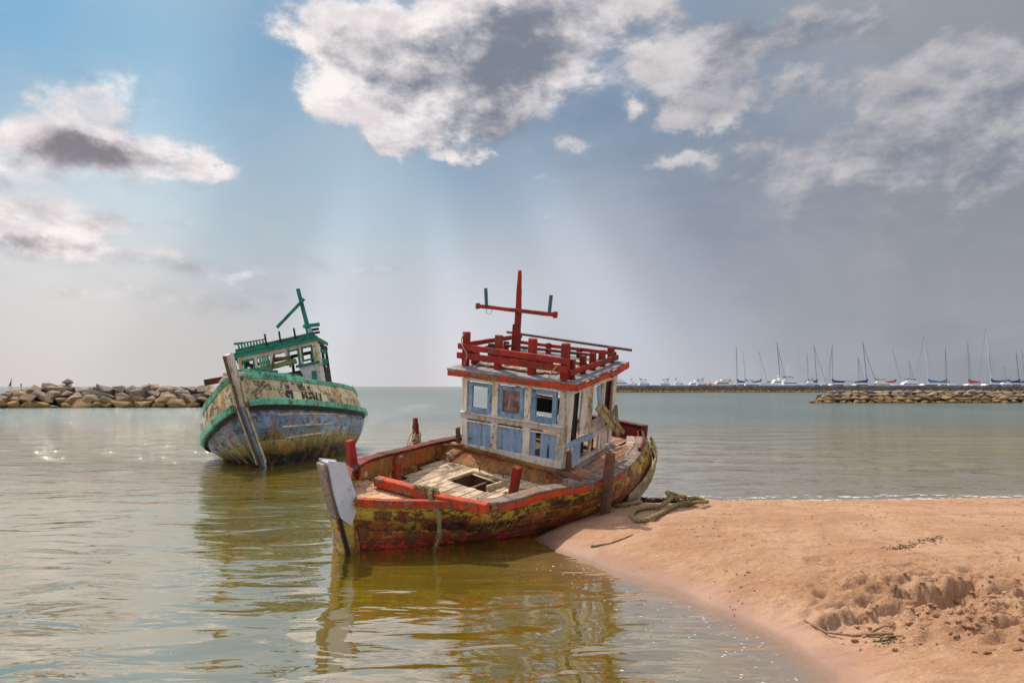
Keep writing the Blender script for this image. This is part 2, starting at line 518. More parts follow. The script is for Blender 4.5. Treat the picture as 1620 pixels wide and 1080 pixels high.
M['hull_red_boat'] = weathered('hull_paint_yellow_and_red', None, (.46, .31, .05), wood=(.13, .065, .025), peel=.44, rust=(.24, .030, .010), rust_amt=.58, seed=16, streak=(3.6, 3.6, .9), tvar=.13, grime=.6, vary=.6,
    ramp=[(0, (.56, .40, .06)), (.20, (.48, .31, .04)), (.28, (.36, .13, .025)), (.52, (.30, .085, .022)), (.64, (.30, .05, .018)), (.71, (.58, .06, .03)), (.77, (.30, .022, .016)), (.83, (.05, .03, .02)), (1, (.035, .03, .015))])
M['stern_hull'] = weathered('stern_planking', (.34, .27, .12), (.26, .22, .13), wood=(.22, .15, .08), peel=.45, rust=(.10, .05, .02), rust_amt=.45, seed=17, streak=(7, 7, 1))
M['black'] = plain('black_letter_paint', (.012, .010, .010), .7)
M['faded_letter'] = plain('faded_letter_paint', (.035, .018, .018), .8)
M['teal'] = plain('teal_plastic', (.03, .11, .14), .5)
M['rope'] = plain('olive_rope_fibre', (.30, .22, .085), .9, col2=(.15, .12, .05), scale=30, bump=.6)
M['rope_pale'] = plain('pale_rope_fibre', (.50, .38, .24), .9, col2=(.30, .22, .13), scale=40, bump=.6)
M['glass'] = None
m, t, b = new_mat('dirty_window_glass')
co = t.node('ShaderNodeTexCoord').outputs['Object']
nn = t.noise(co, 5, 6, .65, .6)
t.set(b.inputs['Base Color'], t.ramp(nn, [(0, (.02, .015, .015)), (.42, (.10, .05, .04)), (.52, (.22, .09, .06)), (.6, (.20, .19, .19)), (1, (.34, .33, .33))]))
t.set(b.inputs['Roughness'], t.math('MULTIPLY_ADD', nn, .4, .05))
M['glass'] = m
# second boat
M['green'] = weathered('mint_green_paint', (.13, .43, .28), (.10, .34, .22), wood=(.13, .09, .04), peel=.32, rust=(.16, .06, .015), rust_amt=.38, seed=21, vary=.6)
M['green_dark'] = weathered('deep_green_paint', (.012, .20, .125), (.015, .14, .10), wood=(.05, .06, .04), peel=.22, rust=(.04, .03, .02), rust_amt=.25, seed=22)
M['green_moss'] = weathered('mossy_green_paint', (.15, .22, .05), (.09, .20, .08), wood=(.12, .09, .03), peel=.3, rust=(.10, .06, .02), rust_amt=.3, seed=23)
M['cream'] = weathered('cream_paint', (.55, .47, .33), (.45, .38, .26), wood=(.2, .13, .06), peel=.28, rust=(.34, .13, .02), rust_amt=.4, seed=24)
M['hull_green_boat'] = weathered('hull_paint_cream_and_blue', None, None, wood=(.14, .11, .06), peel=.34, rust=(.33, .14, .012), rust_amt=.58, seed=25, streak=(3.0, 3.0, .35), tvar=.07, grime=.6, vary=.55,
    ramp=[(0, (.56, .47, .30)), (.27, (.56, .44, .24)), (.30, (.03, .025, .03)), (.345, (.05, .06, .10)), (.37, (.17, .26, .37)), (.49, (.18, .27, .37)), (.53, (.28, .29, .16)), (.58, (.28, .21, .05)), (.625, (.12, .07, .025)), (.65, (.018, .014, .010)), (1, (.015, .012, .008))])  # near-black stops below rail level paint its shadow into the hull
M['pale_blue'] = weathered('pale_blue_paint', (.30, .42, .52), (.22, .33, .45), wood=(.28, .2, .1), peel=.35, rust=(.35, .2, .05), rust_amt=.3, seed=26)
M['pale_wall'] = weathered('grey_white_wall', (.48, .49, .50), (.42, .43, .44), wood=(.25, .2, .15), peel=.08, rust=(.3, .2, .1), rust_amt=.12, seed=27)
M['ochre_batten'] = weathered('bare_pale_batten', (.56, .46, .28), (.42, .34, .2), wood=(.3, .22, .1), peel=.2, rust_amt=.2, seed=28)
M['dark'] = plain('black_wood_and_shade', (.022, .018, .015), .9)  # near-black for dark parts, and for shade painted in openings and under rails

# ------------------------------------------------------------------ numpy noise
_perm = np.random.RandomState(5).rand(256, 256)


def vnoise(x, y):
    xi = np.floor(x).astype(int); yi = np.floor(y).astype(int)
    fx = x - xi; fy = y - yi
    fx = fx * fx * fx * (fx * (fx * 6 - 15) + 10); fy = fy * fy * fy * (fy * (fy * 6 - 15) + 10)
    a = _perm[xi & 255, yi & 255]; b = _perm[(xi + 1) & 255, yi & 255]
    c = _perm[xi & 255, (yi + 1) & 255]; d = _perm[(xi + 1) & 255, (yi + 1) & 255]
    return (a + (b - a) * fx) * (1 - fy) + (c + (d - c) * fx) * fy - .5


def fbm(x, y, o=4, g=.5):
    s_, a = 0, 1
    for i in range(o):
        s_ = s_ + a * vnoise(x * 2 ** i + 17.3 * i, y * 2 ** i + 9.1 * i)
        a *= g
    return s_


def sstep(v, a, b):
    t_ = np.clip((v - a) / (b - a), 0, 1)
    return t_ * t_ * (3 - 2 * t_)


# near shoreline of the sand spit, seen from above (sand lies to its right)
SHORE = np.array([(2.9, 1.5), (2.45, 4.2), (2.56, 5.5), (2.72, 6.1), (2.66, 6.77), (2.38, 7.6), (1.84, 8.6), (1.10, 9.7), (.62, 10.6), (.33, 11.4), (.75, 12.3), (1.5, 13.7), (2.3, 15.1), (3.2, 15.6)])


def shore_dist(x, y):
    """signed distance, positive on the sand side"""
    best = np.full(x.shape, 1e9); sgn = np.ones(x.shape)
    for (ax, ay), (bx, by) in zip(SHORE[:-1], SHORE[1:]):
        dx, dy = bx - ax, by - ay
        t_ = np.clip(((x - ax) * dx + (y - ay) * dy) / (dx * dx + dy * dy), 0, 1)
        d = np.hypot(x - ax - t_ * dx, y - ay - t_ * dy)
        cr = dx * (y - ay) - dy * (x - ax)
        up = d < best
        best = np.where(up, d, best); sgn = np.where(up, np.where(cr > 0, -1, 1), sgn)
    return best * sgn


_dr = random.Random(3)
DENTS = [(_dr.uniform(1.8, 8.5), _dr.uniform(8.2, 13.2), _dr.uniform(.06, .13), _dr.uniform(.018, .042)) for _ in range(46)]


def sand_h(x, y):
    x = np.asarray(x, float); y = np.asarray(y, float)
    wob_ = .10 * fbm(x * .9, y * .9, 3) + .035 * fbm(x * 4.2, y * 4.2, 3)
    d1 = shore_dist(x, y) + wob_
    d2 = 15.1 + .15 * np.sin(x * .8) + wob_ * 2 - y
    a = np.where(d1 > 0, .50 * (1 - np.exp(-d1 / 1.05)), -.02 + d1 * .5)
    b = np.where(d2 > 0, .50 * (1 - np.exp(-d2 / 1.9)), -.02 + d2 * .5)
    h = -np.log(np.exp(-a * 14) + np.exp(-b * 14)) / 14 + .03 * np.exp(-((a - b) / .1) ** 2)
    dry = sstep(h, .06, .25)
    h = h + dry * (.040 * fbm(x * 1.3, y * 1.3, 4) + .020 * fbm(x * 6, y * 7, 4, .6))
    for (dx_, dy_, rr_, dd_) in DENTS:
        q_ = ((x - dx_) / rr_) ** 2 + ((y - dy_) / (rr_ * .8)) ** 2
        h = h + dry * (-dd_ * np.exp(-q_ ** 2) + dd_ * .5 * np.exp(-((np.sqrt(q_) - 1.35) / .35) ** 2))
    # the dug and slumped patch near the camera, right of the picture
    cx = 2.9 + 0.0 * x
    m = np.exp(-(((x - 4.3) / 1.35) ** 2 + ((y - 7.3) / .75) ** 2) ** 2)
    m2 = np.exp(-(((x - 4.5) / 1.0) ** 2 + ((y - 6.4) / .55) ** 2) ** 2)
    rid = 1 - np.abs(fbm(x * 3.1 + 3, y * 4.2, 4, .55)) * 3.2
    h = h + m * (.10 * rid - .06 + .05 * fbm(x * 9, y * 9, 3)) + m2 * (.09 * rid - .04 + .06 * np.clip(fbm(x * 8, y * 8, 3, .6), -.1, 1))
    # scarps: a cut edge whose nearer side has dropped
    for (x0, x1, yb, amp, dep) in ((3.90, 5.0, 7.30, .06, .155), (4.95, 6.1, 6.70, .07, .17), (2.95, 3.95, 6.85, .10, .10)):
        edge_ = yb + amp * np.sin(x * 5.5) + .16 * fbm(x * 4, y * 0 + yb, 4, .6) + (.28 * (3.9 - x) if x0 < 3 else 0)
        inx = sstep(x, x0, x0 + .15) * (1 - sstep(x, x1 - .25, x1))
        drop = (1 - sstep(y, edge_ - .01, edge_ + .02)) * sstep(y, edge_ - .75, edge_ - .12)
        h = h - inx * drop * dep
        h = h + inx * .035 * np.exp(-((y - edge_ - .08) / .07) ** 2)
    return h


def grid_obj(name, xs, ys, hf, mat, attrs=None):
    X, Y = np.meshgrid(xs, ys)
    Z = hf(X, Y)
    nx, ny = len(xs), len(ys)
    vs = np.stack([X, Y, Z], -1).reshape(-1, 3)
    i = np.arange(nx * ny).reshape(ny, nx)
    f = np.stack([i[:-1, :-1], i[:-1, 1:], i[1:, 1:], i[1:, :-1]], -1).reshape(-1, 4)
    me = bpy.data.meshes.new(name)
    me.vertices.add(len(vs)); me.vertices.foreach_set('co', vs.astype(np.float32).ravel())
    me.loops.add(len(f) * 4); me.loops.foreach_set('vertex_index', f.astype(np.int32).ravel())
    me.polygons.add(len(f)); me.polygons.foreach_set('loop_start', np.arange(0, len(f) * 4, 4, dtype=np.int32))
    me.polygons.foreach_set('use_smooth', np.ones(len(f), dtype=bool))
    me.update(calc_edges=True)
    for k, v in (attrs or {}).items():
        a = me.attributes.new(k, 'FLOAT', 'POINT')
        a.data.foreach_set('value', v(X, Y).astype(np.float32).ravel())
    o = bpy.data.objects.new(name, me); COL.objects.link(o)
    me.materials.append(mat)
    return o


# sand material: dry orange sand, darker and smooth where the water wets it
m, t, b = new_mat('sand')
gp = t.node('ShaderNodeNewGeometry').outputs['Position']
n1 = t.noise(gp, 1.1, 6, .6, .4)
n2 = t.noise(gp, 9, 6, .65)
n3 = t.noise(gp, 160, 3, .7)
zz = t.node('ShaderNodeSeparateXYZ', None, {0: gp}).outputs[2]
wet = t.ss(t.math('ADD', zz, t.math('MULTIPLY', t.math('SUBTRACT', n2, .5), .10)), .02, .24, 1, 0)
dry = t.mix(t.ss(n1, .35, .65), (.40, .21, .108), (.50, .295, .17))
dry = t.mix(t.ss(n2, .30, .50, .55, 0), dry, (.29, .14, .075))
dry = t.mix(t.ss(n3, .56, .72, 0, .5), dry, (.70, .48, .34))
dry = t.mix(t.ss(n3, .28, .40, .55, 0), dry, (.24, .13, .08))
sp = t.node('ShaderNodeTexVoronoi', None, {'Vector': gp, 'Scale': 9.0, 'Randomness': 1.0}).outputs['Distance']
dry = t.mix(t.math('MULTIPLY', t.ss(sp, .05, .09, 1, 0), t.ss(n1, .45, .6, 0, .8)), dry, (.10, .05, .03))
wc = t.mix(t.ss(n1, .4, .6), (.27, .155, .105), (.34, .20, .14))
st_ = t.noise(t.scalev(gp, (.9, 5.5, 1)), 1.6, 6, .65, .3)
dry = t.mix(t.ss(st_, .50, .66, 0, .45), dry, (.27, .135, .075))
dry = t.mix(t.ss(t.noise(gp, 38, 4, .7), .54, .66, 0, .55), dry, (.22, .115, .065))
dry = t.mix(t.ss(t.noise(gp, 22, 4, .7), .55, .68, 0, .4), dry, (.62, .42, .28))
sh_ = t.node('ShaderNodeTexVoronoi', None, {'Vector': gp, 'Scale': 14.0}).outputs['Distance']
dry = t.mix(t.math('MULTIPLY', t.ss(sh_, .03, .06, 1, 0), t.ss(n2, .52, .6, 0, 1)), dry, (.75, .68, .6))
wc = t.mix(t.ss(zz, .015, .06, .55, 0), wc, (.16, .095, .06))
t.set(b.inputs['Base Color'], t.mix(wet, dry, wc))
t.set(b.inputs['Roughness'], t.math('MULTIPLY_ADD', wet, -.30, .92))
b.inputs['Specular IOR Level'].default_value = .35
hh = t.math('ADD', t.math('MULTIPLY', n3, .25), t.math('ADD', t.math('MULTIPLY', n2, 1.0), t.math('MULTIPLY', t.noise(gp, 34, 4, .6), .5)))
bp = t.node('ShaderNodeBump', None, {'Strength': t.math('MULTIPLY_ADD', wet, -.65, .95), 'Distance': .045, 'Height': hh})
t.l.new(bp.outputs[0], b.inputs['Normal'])
M['sand'] = m
xs = np.concatenate([np.arange(-1.5, 2.4, .07), np.arange(2.4, 6.6, .026), np.arange(6.6, 18, .09)])
ys = np.concatenate([np.arange(1.5, 5.2, .08), np.arange(5.2, 8.6, .024), np.arange(8.6, 17.5, .06)])
sand = tag(grid_obj('sand', xs, ys, sand_h, M['sand']), 'orange sand spit with a slumped dug patch beside the beached boat', 'beach', kind='structure')

# ------------------------------------------------------------------ water
m, t, b = new_mat('sea_water')
gp = t.node('ShaderNodeNewGeometry').outputs['Position']
dep = t.node('ShaderNodeAttribute', {'attribute_name': 'shallow'}).outputs['Fac']
ss_ = t.node('ShaderNodeSeparateXYZ', None, {0: gp})
n_big = t.noise(t.scalev(gp, (.05, .02, 0)), 1.0, 4, .6)
far = t.ss(ss_.outputs[1], 16, 60)
near_c = t.mix(t.ss(t.noise(gp, .35, 3, .5), .35, .65), (.125, .094, .004), (.155, .112, .006))
far_c = t.mix(t.ss(n_big, .4, .6), (.075, .112, .100), (.095, .130, .118))
body = t.mix(far, near_c, far_c)
body = t.mix(dep, body, (.26, .155, .10))
dist = t.vec('LENGTH', t.vec('SUBTRACT', gp, (0, 0, 2.5)))
w0 = t.noise(t.scalev(gp, (.55, 1.0, 1)), .55, 2, .5, .5)
w1 = t.noise(t.scalev(gp, (.5, 1.25, 1)), 1.6, 2, .45, .9)
w2 = t.noise(t.scalev(gp, (.38, 1.6, 1)), 4.6, 3, .5, .6)
w3 = t.noise(t.scalev(gp, (.55, 1.5, 1)), 2.4, 5, .62, .6)
w4 = t.noise(t.scalev(gp, (.22, .50, 1)), 1.0, 6, .70, .5)
calm = t.ss(ss_.outputs[1], 11, 30)             # the cove is calmer than the open sea
hgt = t.math('ADD', t.math('MULTIPLY', w0, .11), t.math('MULTIPLY', w1, t.math('MULTIPLY_ADD', calm, .02, .034)))
hgt = t.math('ADD', hgt, t.math('MULTIPLY', w2, t.math('MULTIPLY_ADD', calm, .020, .0036)))
hgt = t.math('ADD', hgt, t.math('MULTIPLY', w3, t.math('MULTIPLY', calm, .085)))
hgt = t.math('ADD', hgt, t.math('MULTIPLY', w4, t.math('MULTIPLY', t.ss(ss_.outputs[1], 20, 90), .30)))
bp = t.node('ShaderNodeBump', None, {'Strength': 1.0, 'Distance': 1.0, 'Height': hgt})
t.set(b.inputs['Base Color'], body)
b.inputs['Roughness'].default_value = .6
b.inputs['Specular IOR Level'].default_value = 0.0
t.l.new(bp.outputs[0], b.inputs['Normal'])
gl = t.node('ShaderNodeBsdfGlossy', None, {'Color': (1.0, .975, .95, 1), 'Roughness': t.math('MULTIPLY_ADD', far, .10, .012), 'Normal': bp.outputs[0]})
fr = t.node('ShaderNodeFresnel', None, {'IOR': 1.5, 'Normal': bp.outputs[0]})
fac = t.math('MULTIPLY', t.math('MULTIPLY_ADD', fr.outputs[0], .50, .42, clamp=True), t.math('MULTIPLY', t.math('MULTIPLY_ADD', far, -.38, 1.0), t.ss(dep, .55, 1.0, 1, .35)))
mx = t.node('ShaderNodeMixShader', None, {0: fac, 1: b.outputs[0], 2: gl.outputs[0]})
t.l.new(mx.outputs[0], m.node_tree.nodes['Material Output'].inputs[0])
M['water'] = m


def water_h(x, y):
    f = np.exp(-((y - 9) / 40.) ** 2)
    return .012 * f * fbm(x * .7, y * 1.1, 3) + .004 * np.sin(y * 2.6 + 1.2 * np.sin(x * .7))


def shallow(x, y):
    d = shore_dist(x, y)
    near = np.exp(-np.clip(-d, 0, 9) / .7) * sstep(y, 1, 3) * (1 - sstep(y, 9.6, 11.2))
    farr = np.exp(-np.clip(y - 15.0, 0, 9) / .55) * sstep(x, 2.2, 3.5) * .55
    return np.clip(np.maximum(near * .95, farr), 0, 1) * (x < 40)


wx = np.concatenate([[-9000, -3000, -1200, -500, -250, -120, -60, -35], np.arange(-22, 16, .16), [20, 30, 45, 80, 160, 320, 700, 1500, 4000, 9000]])
wy = np.concatenate([[-40, -10, 0], np.arange(2, 34, .13), np.arange(34, 60, 1.0), [70, 90, 120, 180, 260, 400, 700, 1200, 2500, 5000, 9500]])
tag(grid_obj('sea_water', wx, wy, water_h, M['water'], {'shallow': shallow}), kind='structure')

# ------------------------------------------------------------------ hull lofting
def loft_rows(rows, n):
    return [catmull(r, n) for r in rows]


def hull_side(mb, rows, ts, side, n=5, strakes=(4,), g=.014, bulge=None, rset=None):
    """rows of station points from the rail down; planked in strakes with sunk seams"""
    C = loft_rows(rows, n)
    ns = len(C[0])
    lev = []
    for k in range(len(C) - 1):
        S_ = strakes[k]
        for q in range(S_):
            a, b_ = q / S_, (q + 1) / S_
            e = .10 / S_
            for (fr, off) in ((a, -g), (a + e, 0), (b_ - e, 0)):
                lev.append((k, fr, off, ts[k] + (ts[k + 1] - ts[k]) * fr, len(lev) // 3))
    lev.append((len(C) - 2, 1.0, 0, ts[-1], 99))
    vs, tv = [], []
    for (k, fr, off, tt, _) in lev:
        for i in range(ns):
            p = C[k][i].lerp(C[k + 1][i], fr)
            a = C[0][max(i - 1, 0)]; c = C[0][min(i + 1, ns - 1)]
            d = (c - a); nrm = Vector((d.y, -d.x, 0))
            if nrm.length < 1e-6: nrm = Vector((0, 1, 0))
            nrm.normalize()
            if nrm.y * side < 0: nrm = -nrm
            o = off
            if bulge: o += bulge(k, fr, i / (ns - 1))
            o += mb.g.uniform(-.0025, .0025)
            vs.append(p + nrm * o); tv.append(tt)
    b0 = len(mb.v)
    for p, tt in zip(vs, tv):
        mb.v.append(tuple(p)); mb.t.append(tt)
    # each strake is made of planks whose butts fall at different stations
    for l in range(len(lev) - 1):
        sk = l // 3
        butt = [mb.g.randint(3, 9) + sk * 3 % 5]
        random_r = {}
        for i in range(ns - 1):
            pk = (i + sk * 5) // 11
            r = random.Random(sk * 31 + pk * 7 + (rset or 0)).random()
            q = [b0 + l * ns + i, b0 + l * ns + i + 1, b0 + (l + 1) * ns + i + 1, b0 + (l + 1) * ns + i]
            mb.f.append(q if side < 0 else q[::-1]); mb.r.append(r)
    return C, lev


def curve_x(C, x, axis=1):
    """value along a station curve at a given x"""
    xs_ = [p.x for p in C]; idx = np.argsort(xs_)
    return float(np.interp(x, np.array(xs_)[idx], np.array([p[axis] for p in C])[idx]))


def rail(mb, C, i0, i1, inn, outw, z0, z1, side, seg=4, j=.004, gap=.0):
    """a capping or rubbing timber that follows a station curve"""
    i = i0
    while i < i1:
        e = min(i + seg, i1)
        r = mb.g.random()
        vs, fs = [], []
        for k in range(i, e + 1):
            a = C[max(k - 1, 0)]; c = C[min(k + 1, len(C) - 1)]
            d = c - a; nrm = Vector((d.y, -d.x, 0)).normalized()
            if nrm.y * side < 0: nrm = -nrm
            p = C[k]
            for (o, z) in ((-inn, z0), (outw, z0), (outw, z1), (-inn, z1)):
                vs.append(p + nrm * o + Vector((0, 0, z)) + Vector([mb.g.uniform(-j, j) for _ in range(3)]))
            if k > i:
                b_ = (k - i - 1) * 4
                for q in range(4):
                    f = [b_ + q, b_ + (q + 1) % 4, b_ + 4 + (q + 1) % 4, b_ + 4 + q]
                    fs.append(f)
        fs.append([0, 1, 2, 3]); n_ = (e - i) * 4
        fs.append([n_ + 3, n_ + 2, n_ + 1, n_])
        mb.add(vs, fs, r)
        i = e


def lettering(txt, size, place, shear=.25, weight=.0):
    """text as a thin mesh; place(u, v) gives a point of the surface it is painted on"""
    cu = bpy.data.curves.new('tmp_text', 'FONT')
    cu.body = txt; cu.size = size; cu.shear = shear; cu.offset = weight; cu.resolution_u = 3
    ob = bpy.data.objects.new('tmp_text', cu)
    COL.objects.link(ob)
    dg = bpy.context.evaluated_depsgraph_get()
    me = ob.evaluated_get(dg).to_mesh()
    vs = [tuple(v.co) for v in me.vertices]; fs = [list(p.vertices) for p in me.polygons]
    ob.evaluated_get(dg).to_mesh_clear()
    bpy.data.objects.remove(ob); bpy.data.curves.remove(cu)
    mb = MB()
    mb.add([place(v[0], v[1]) for v in vs], fs)
    return mb


# ------------------------------------------------------------------ the beached red boat
POSE1 = Matrix.Translation((-.0168, 13.0341, 1.1641)) @ Matrix.Rotation(4.06533, 4, 'Z') @ Matrix.Rotation(.12584, 4, 'Y') @ Matrix.Rotation(-.14404, 4, 'X')
b1 = tag(empty('fishing_boat', POSE1), 'beached red and yellow wooden fishing boat with a white and blue cabin', 'boat')

GP = [(3.70, -.20, .10), (3.36, .30, .10), (2.91, .80, .10), (2.62, 1.17, .10), (2.36, 1.38, .06), (1.8, 1.47, .0), (1.2, 1.57, 0), (.35, 1.83, -.04), (-.5, 1.86, -.09), (-1.2, 1.74, -.17), (-1.85, 1.60, -.21), (-2.75, 1.32, -.28), (-3.6, 1.03, -.27), (-4.2, .70, -.12)]
WP = [(3.50, -.30, -.78), (3.12, .0, -.80), (2.75, .28, -.80), (2.35, .52, -.82), (1.98, .72, -.84), (1.5, .95, -.87), (1.0, 1.17, -.89), (.2, 1.38, -.95), (-.6, 1.47, -1.0), (-1.25, 1.45, -1.05), (-1.8, 1.42, -1.08), (-2.6, 1.30, -1.12), (-3.4, 1.18, -1.15), (-4.0, .95, -1.15)]
GS = [(3.66, -.42, .15), (3.35, -.80, .27), (2.75, -1.08, .28), (2.35, -1.17, .26), (2.1, -1.22, .24), (1.5, -1.37, .16), (1.0, -1.50, .10), (.4, -1.60, .05), (-.3, -1.62, .0), (-1.1, -1.60, -.04), (-1.9, -1.52, -.08), (-2.8, -1.35, -.12), (-3.6, -1.10, -.13), (-4.2, -.80, -.10)]
WS = [(3.50, -.40, -.78), (3.10, -.62, -.8), (2.6, -.80, -.82), (2.2, -.92, -.84), (1.9, -1.0, -.86), (1.4, -1.1, -.88), (.9, -1.2, -.9), (.3, -1.3, -.95), (-.4, -1.3, -1.0), (-1.1, -1.3, -1.05), (-1.9, -1.25, -1.08), (-2.7, -1.15, -1.12), (-3.5, -1.0, -1.15), (-4.0, -.85, -1.15)]
low = lambda L: [(x - .12 if x > 2.5 else x, y * .72 - .06, z - .55) for (x, y, z) in L]
hull = MB(seed=11)
bul = lambda k, fr, s: (.10 + .16 * max(0, s - .6)) * math.sin(math.pi * min(1, fr)) if k == 0 and s > .25 else 0.0
CP, _ = hull_side(hull, [GP, WP, low(WP)], (0, .78, 1.1), 1, 5, (5, 2), bulge=bul, rset=3)
CS, _ = hull_side(hull, [GS, WS, low(WS)], (0, .78, 1.1), -1, 5, (5, 2), rset=9)
CP, CS = CP[0], CS[0]
# transom
a, c = Vector(GP[-1]), Vector(GS[-1]); wa, wc_ = Vector(WP[-1]), Vector(WS[-1])
for q in range(6):
    f0, f1 = q / 6, (q + 1) / 6 - .01
    hull.slab([a.lerp(wa, f0), a.lerp(wa, f1), c.lerp(wc_, f1), c.lerp(wc_, f0)], .05, (-1, 0, 0))
hull_o = hull.build('hull', M['hull_red_boat'], b1)

# bulwark inside: from the rail down to the foredeck / stern deck
for C, sd in ((CP, 1), (CS, -1)):
    inn = MB(seed=12)
    if sd > 0: rail(inn, C, 16, 37, .22, -.18, -.30, -.012, sd, seg=9)
    else: rail(inn, C, 8, 37, .115, -.075, -.30, -.012, sd, seg=9)
    inn.build('bulwark', M['bulwark'], b1, .004)
red = MB(seed=13)
rail(red, CP, 1, 12, .06, .035, -.085, .035, 1, seg=11)
red.build('gunwale_rail', M['red_orange'], b1, .008)
red = MB(seed=131)
rail(red, CP, 20, 44, -.005, .05, -.10, .006, 1, seg=8)
red.build('gunwale_rail', M['red_orange'], b1, .006)
red = MB(seed=132)
rail(red, CS, 1, 40, -.005, .045, -.10, .006, -1, seg=9)
red.build('gunwale_rail', M['red_orange'], b1, .006)
cap = MB(seed=14)
rail(cap, CP, 17, 62, .20, .03, .008, .045, 1, seg=7, j=.006)
rail(cap, CP, 34, 62, .40, -.215, .004, .035, 1, seg=6, j=.006)
cap.build('gunwale_cap', M['grey_wood'], b1, .005)
cap = MB(seed=15)
rail(cap, CS, 2, 64, .15, .04, .008, .05, -1, seg=8, j=.006)
cap.build('gunwale_cap', M['dark_red'], b1, .005)
bl = MB(seed=16)
rail(bl, CP, 56, 65, .05, -.0, .04, .12, 1, seg=9)
bl.beam((-4.22, .72, -.06), (-4.22, -.80, -.05), .10, .10)
bl.beam((-4.19, .70, .0), (-4.19, -.80, .01), .16, .03)
bl.build('stern_rail', M['dark_red'], b1, .006)
ins = MB(seed=17)
ins.slab([(-4.09, .64, -.07), (-4.09, -.78, -.07), (-4.09, -.78, -.40), (-4.09, .64, -.40)], .02, (1, 0, 0))
rail(ins, CP, 58, 65, .145, -.12, -.30, .03, 1, seg=7)
ins.build('stern_lining', M['dark_red'], b1)


def inside_x(y0, y1, z=None, lo=-4.2, hi=3.6, m_=.12, mp=None):
    """how far forward and aft a plank can run before it meets the hull"""
    xs_ = np.linspace(lo, hi, 200)
    ok = [x for x in xs_ if curve_x(CP, x) - (mp or m_) * (1 if x > 1.3 else .65) >= max(y0, y1) and curve_x(CS, x) + m_ <= min(y0, y1)]
    return (min(ok), max(ok)) if ok else None


fd = MB(seed=18)
y = -1.52
while y < 1.62:
    w = rng.uniform(.145, .175)
    r = inside_x(y, y + w, lo=.12, hi=2.95, mp=.36)
    if r:
        x0, x1 = max(r[0], .12), min(r[1], 2.90)
        segs = [(x0, x1)]
        if y + w > -.42 and y < .38: segs = [(x0, .60), (1.27, x1)]
        for (u0, u1) in segs:
            if u1 - u0 > .1:
                cuts = [u0, u1] if u1 - u0 < 1.2 else [u0, rng.uniform(u0 + .5, u1 - .4), u1]
                for k in range(len(cuts) - 1):
                    dz = rng.uniform(-.006, .006)
                    fd.beam((cuts[k] + .006, y + w / 2, -.265 + dz), (cuts[k + 1] - .006, y + w / 2, -.265 + dz + rng.uniform(-.005, .005)), w - .012, .035, j=.003)
    y += w
fd.build('foredeck', M['deck'], b1, .004)
# hatch
hb = MB(seed=19)
hb.slab([(1.27, -.42, -.29), (1.27, .38, -.29), (1.27, .38, -.75), (1.27, -.42, -.75)], .03, (-1, 0, 0))
hb.slab([(.60, -.42, -.29), (.60, .38, -.29), (.60, .38, -.75), (.60, -.42, -.75)], .03, (1, 0, 0))
hb.slab([(.60, -.42, -.29), (1.27, -.42, -.29), (1.27, -.42, -.75), (.60, -.42, -.75)], .03, (0, 1, 0))
hb.slab([(.60, .38, -.29), (1.27, .38, -.29), (1.27, .38, -.75), (.60, .38, -.75)], .03, (0, -1, 0))
hb.slab([(.60, -.42, -.75), (1.27, -.42, -.75), (1.27, .38, -.75), (.60, .38, -.75)], .03, (0, 0, 1))
hb.beam((.62, -.05, -.36), (1.25, -.05, -.36), .06, .05)
hb.build('hatch_well', M['brown_wood'], b1)
hf_ = MB(seed=20)
hf_.beam((.70, .44, -.205), (1.22, .40, -.205), .05, .09)
hf_.beam((.55, -.46, -.235), (.57, .40, -.235), .06, .035)
hf_.beam((.64, -.40, -.27), (.66, .36, -.30), .05, .02)
hf_.beam((1.26, -.47, -.24), (.62, -.44, -.235), .05, .03)
hf_.build('hatch_frame', M['ochre_batten'], b1, .004)
for (nx_, ny_) in ((.56, -.30), (.56, .25)):
    nb = MB(); nb.tube([(nx_, ny_, -.24), (nx_ + .005, ny_, -.14)], .009, 6); nb.tube([(nx_ + .005, ny_, -.14), (nx_ + .005, ny_, -.132)], .016, 6)
    nb.build('nail', M['dark'], b1)
lf = MB(seed=21)
lf.beam((.45, 1.15, -.23), (1.0, .70, -.225), .09, .02); lf.beam((.75, 1.0, -.225), (1.15, .72, -.22), .05, .025)
lf.beam((2.45, -.85, -.225), (2.05, .1, -.22), .07, .025)
lf.each('loose_batten', M['grey_wood'], b1, .003)

# raised bow deck
bd = MB(seed=22)
y = -1.05
while y < 1.0:
    w = rng.uniform(.12, .17)
    r = inside_x(y, y + w, lo=2.72, hi=3.62, m_=.07, mp=.10)
    if r and r[1] - 2.76 > .06:
        bd.beam((2.76, y + w / 2, .005), (r[1], y + w / 2, .01), w - .006, .035, j=.004)
    y += w
bd.beam((2.74, -.98, -.12), (2.74, .62, -.12), .04, .22)
bd.build('bow_deck', M['bow_deck'], b1, .003)
bt = MB(seed=23)
bt.beam((2.90, -.52, .125), (2.80, .70, .135), .15, .15, seg=8)
bt.build('breast_beam', M['red_orange'], b1, .012)
bt = MB(seed=24)
bt.beam((2.82, .66, .11), (2.58, 1.50, .10), .15, .15, seg=6)
bt.build('breast_beam', M['red_orange'], b1, .012)

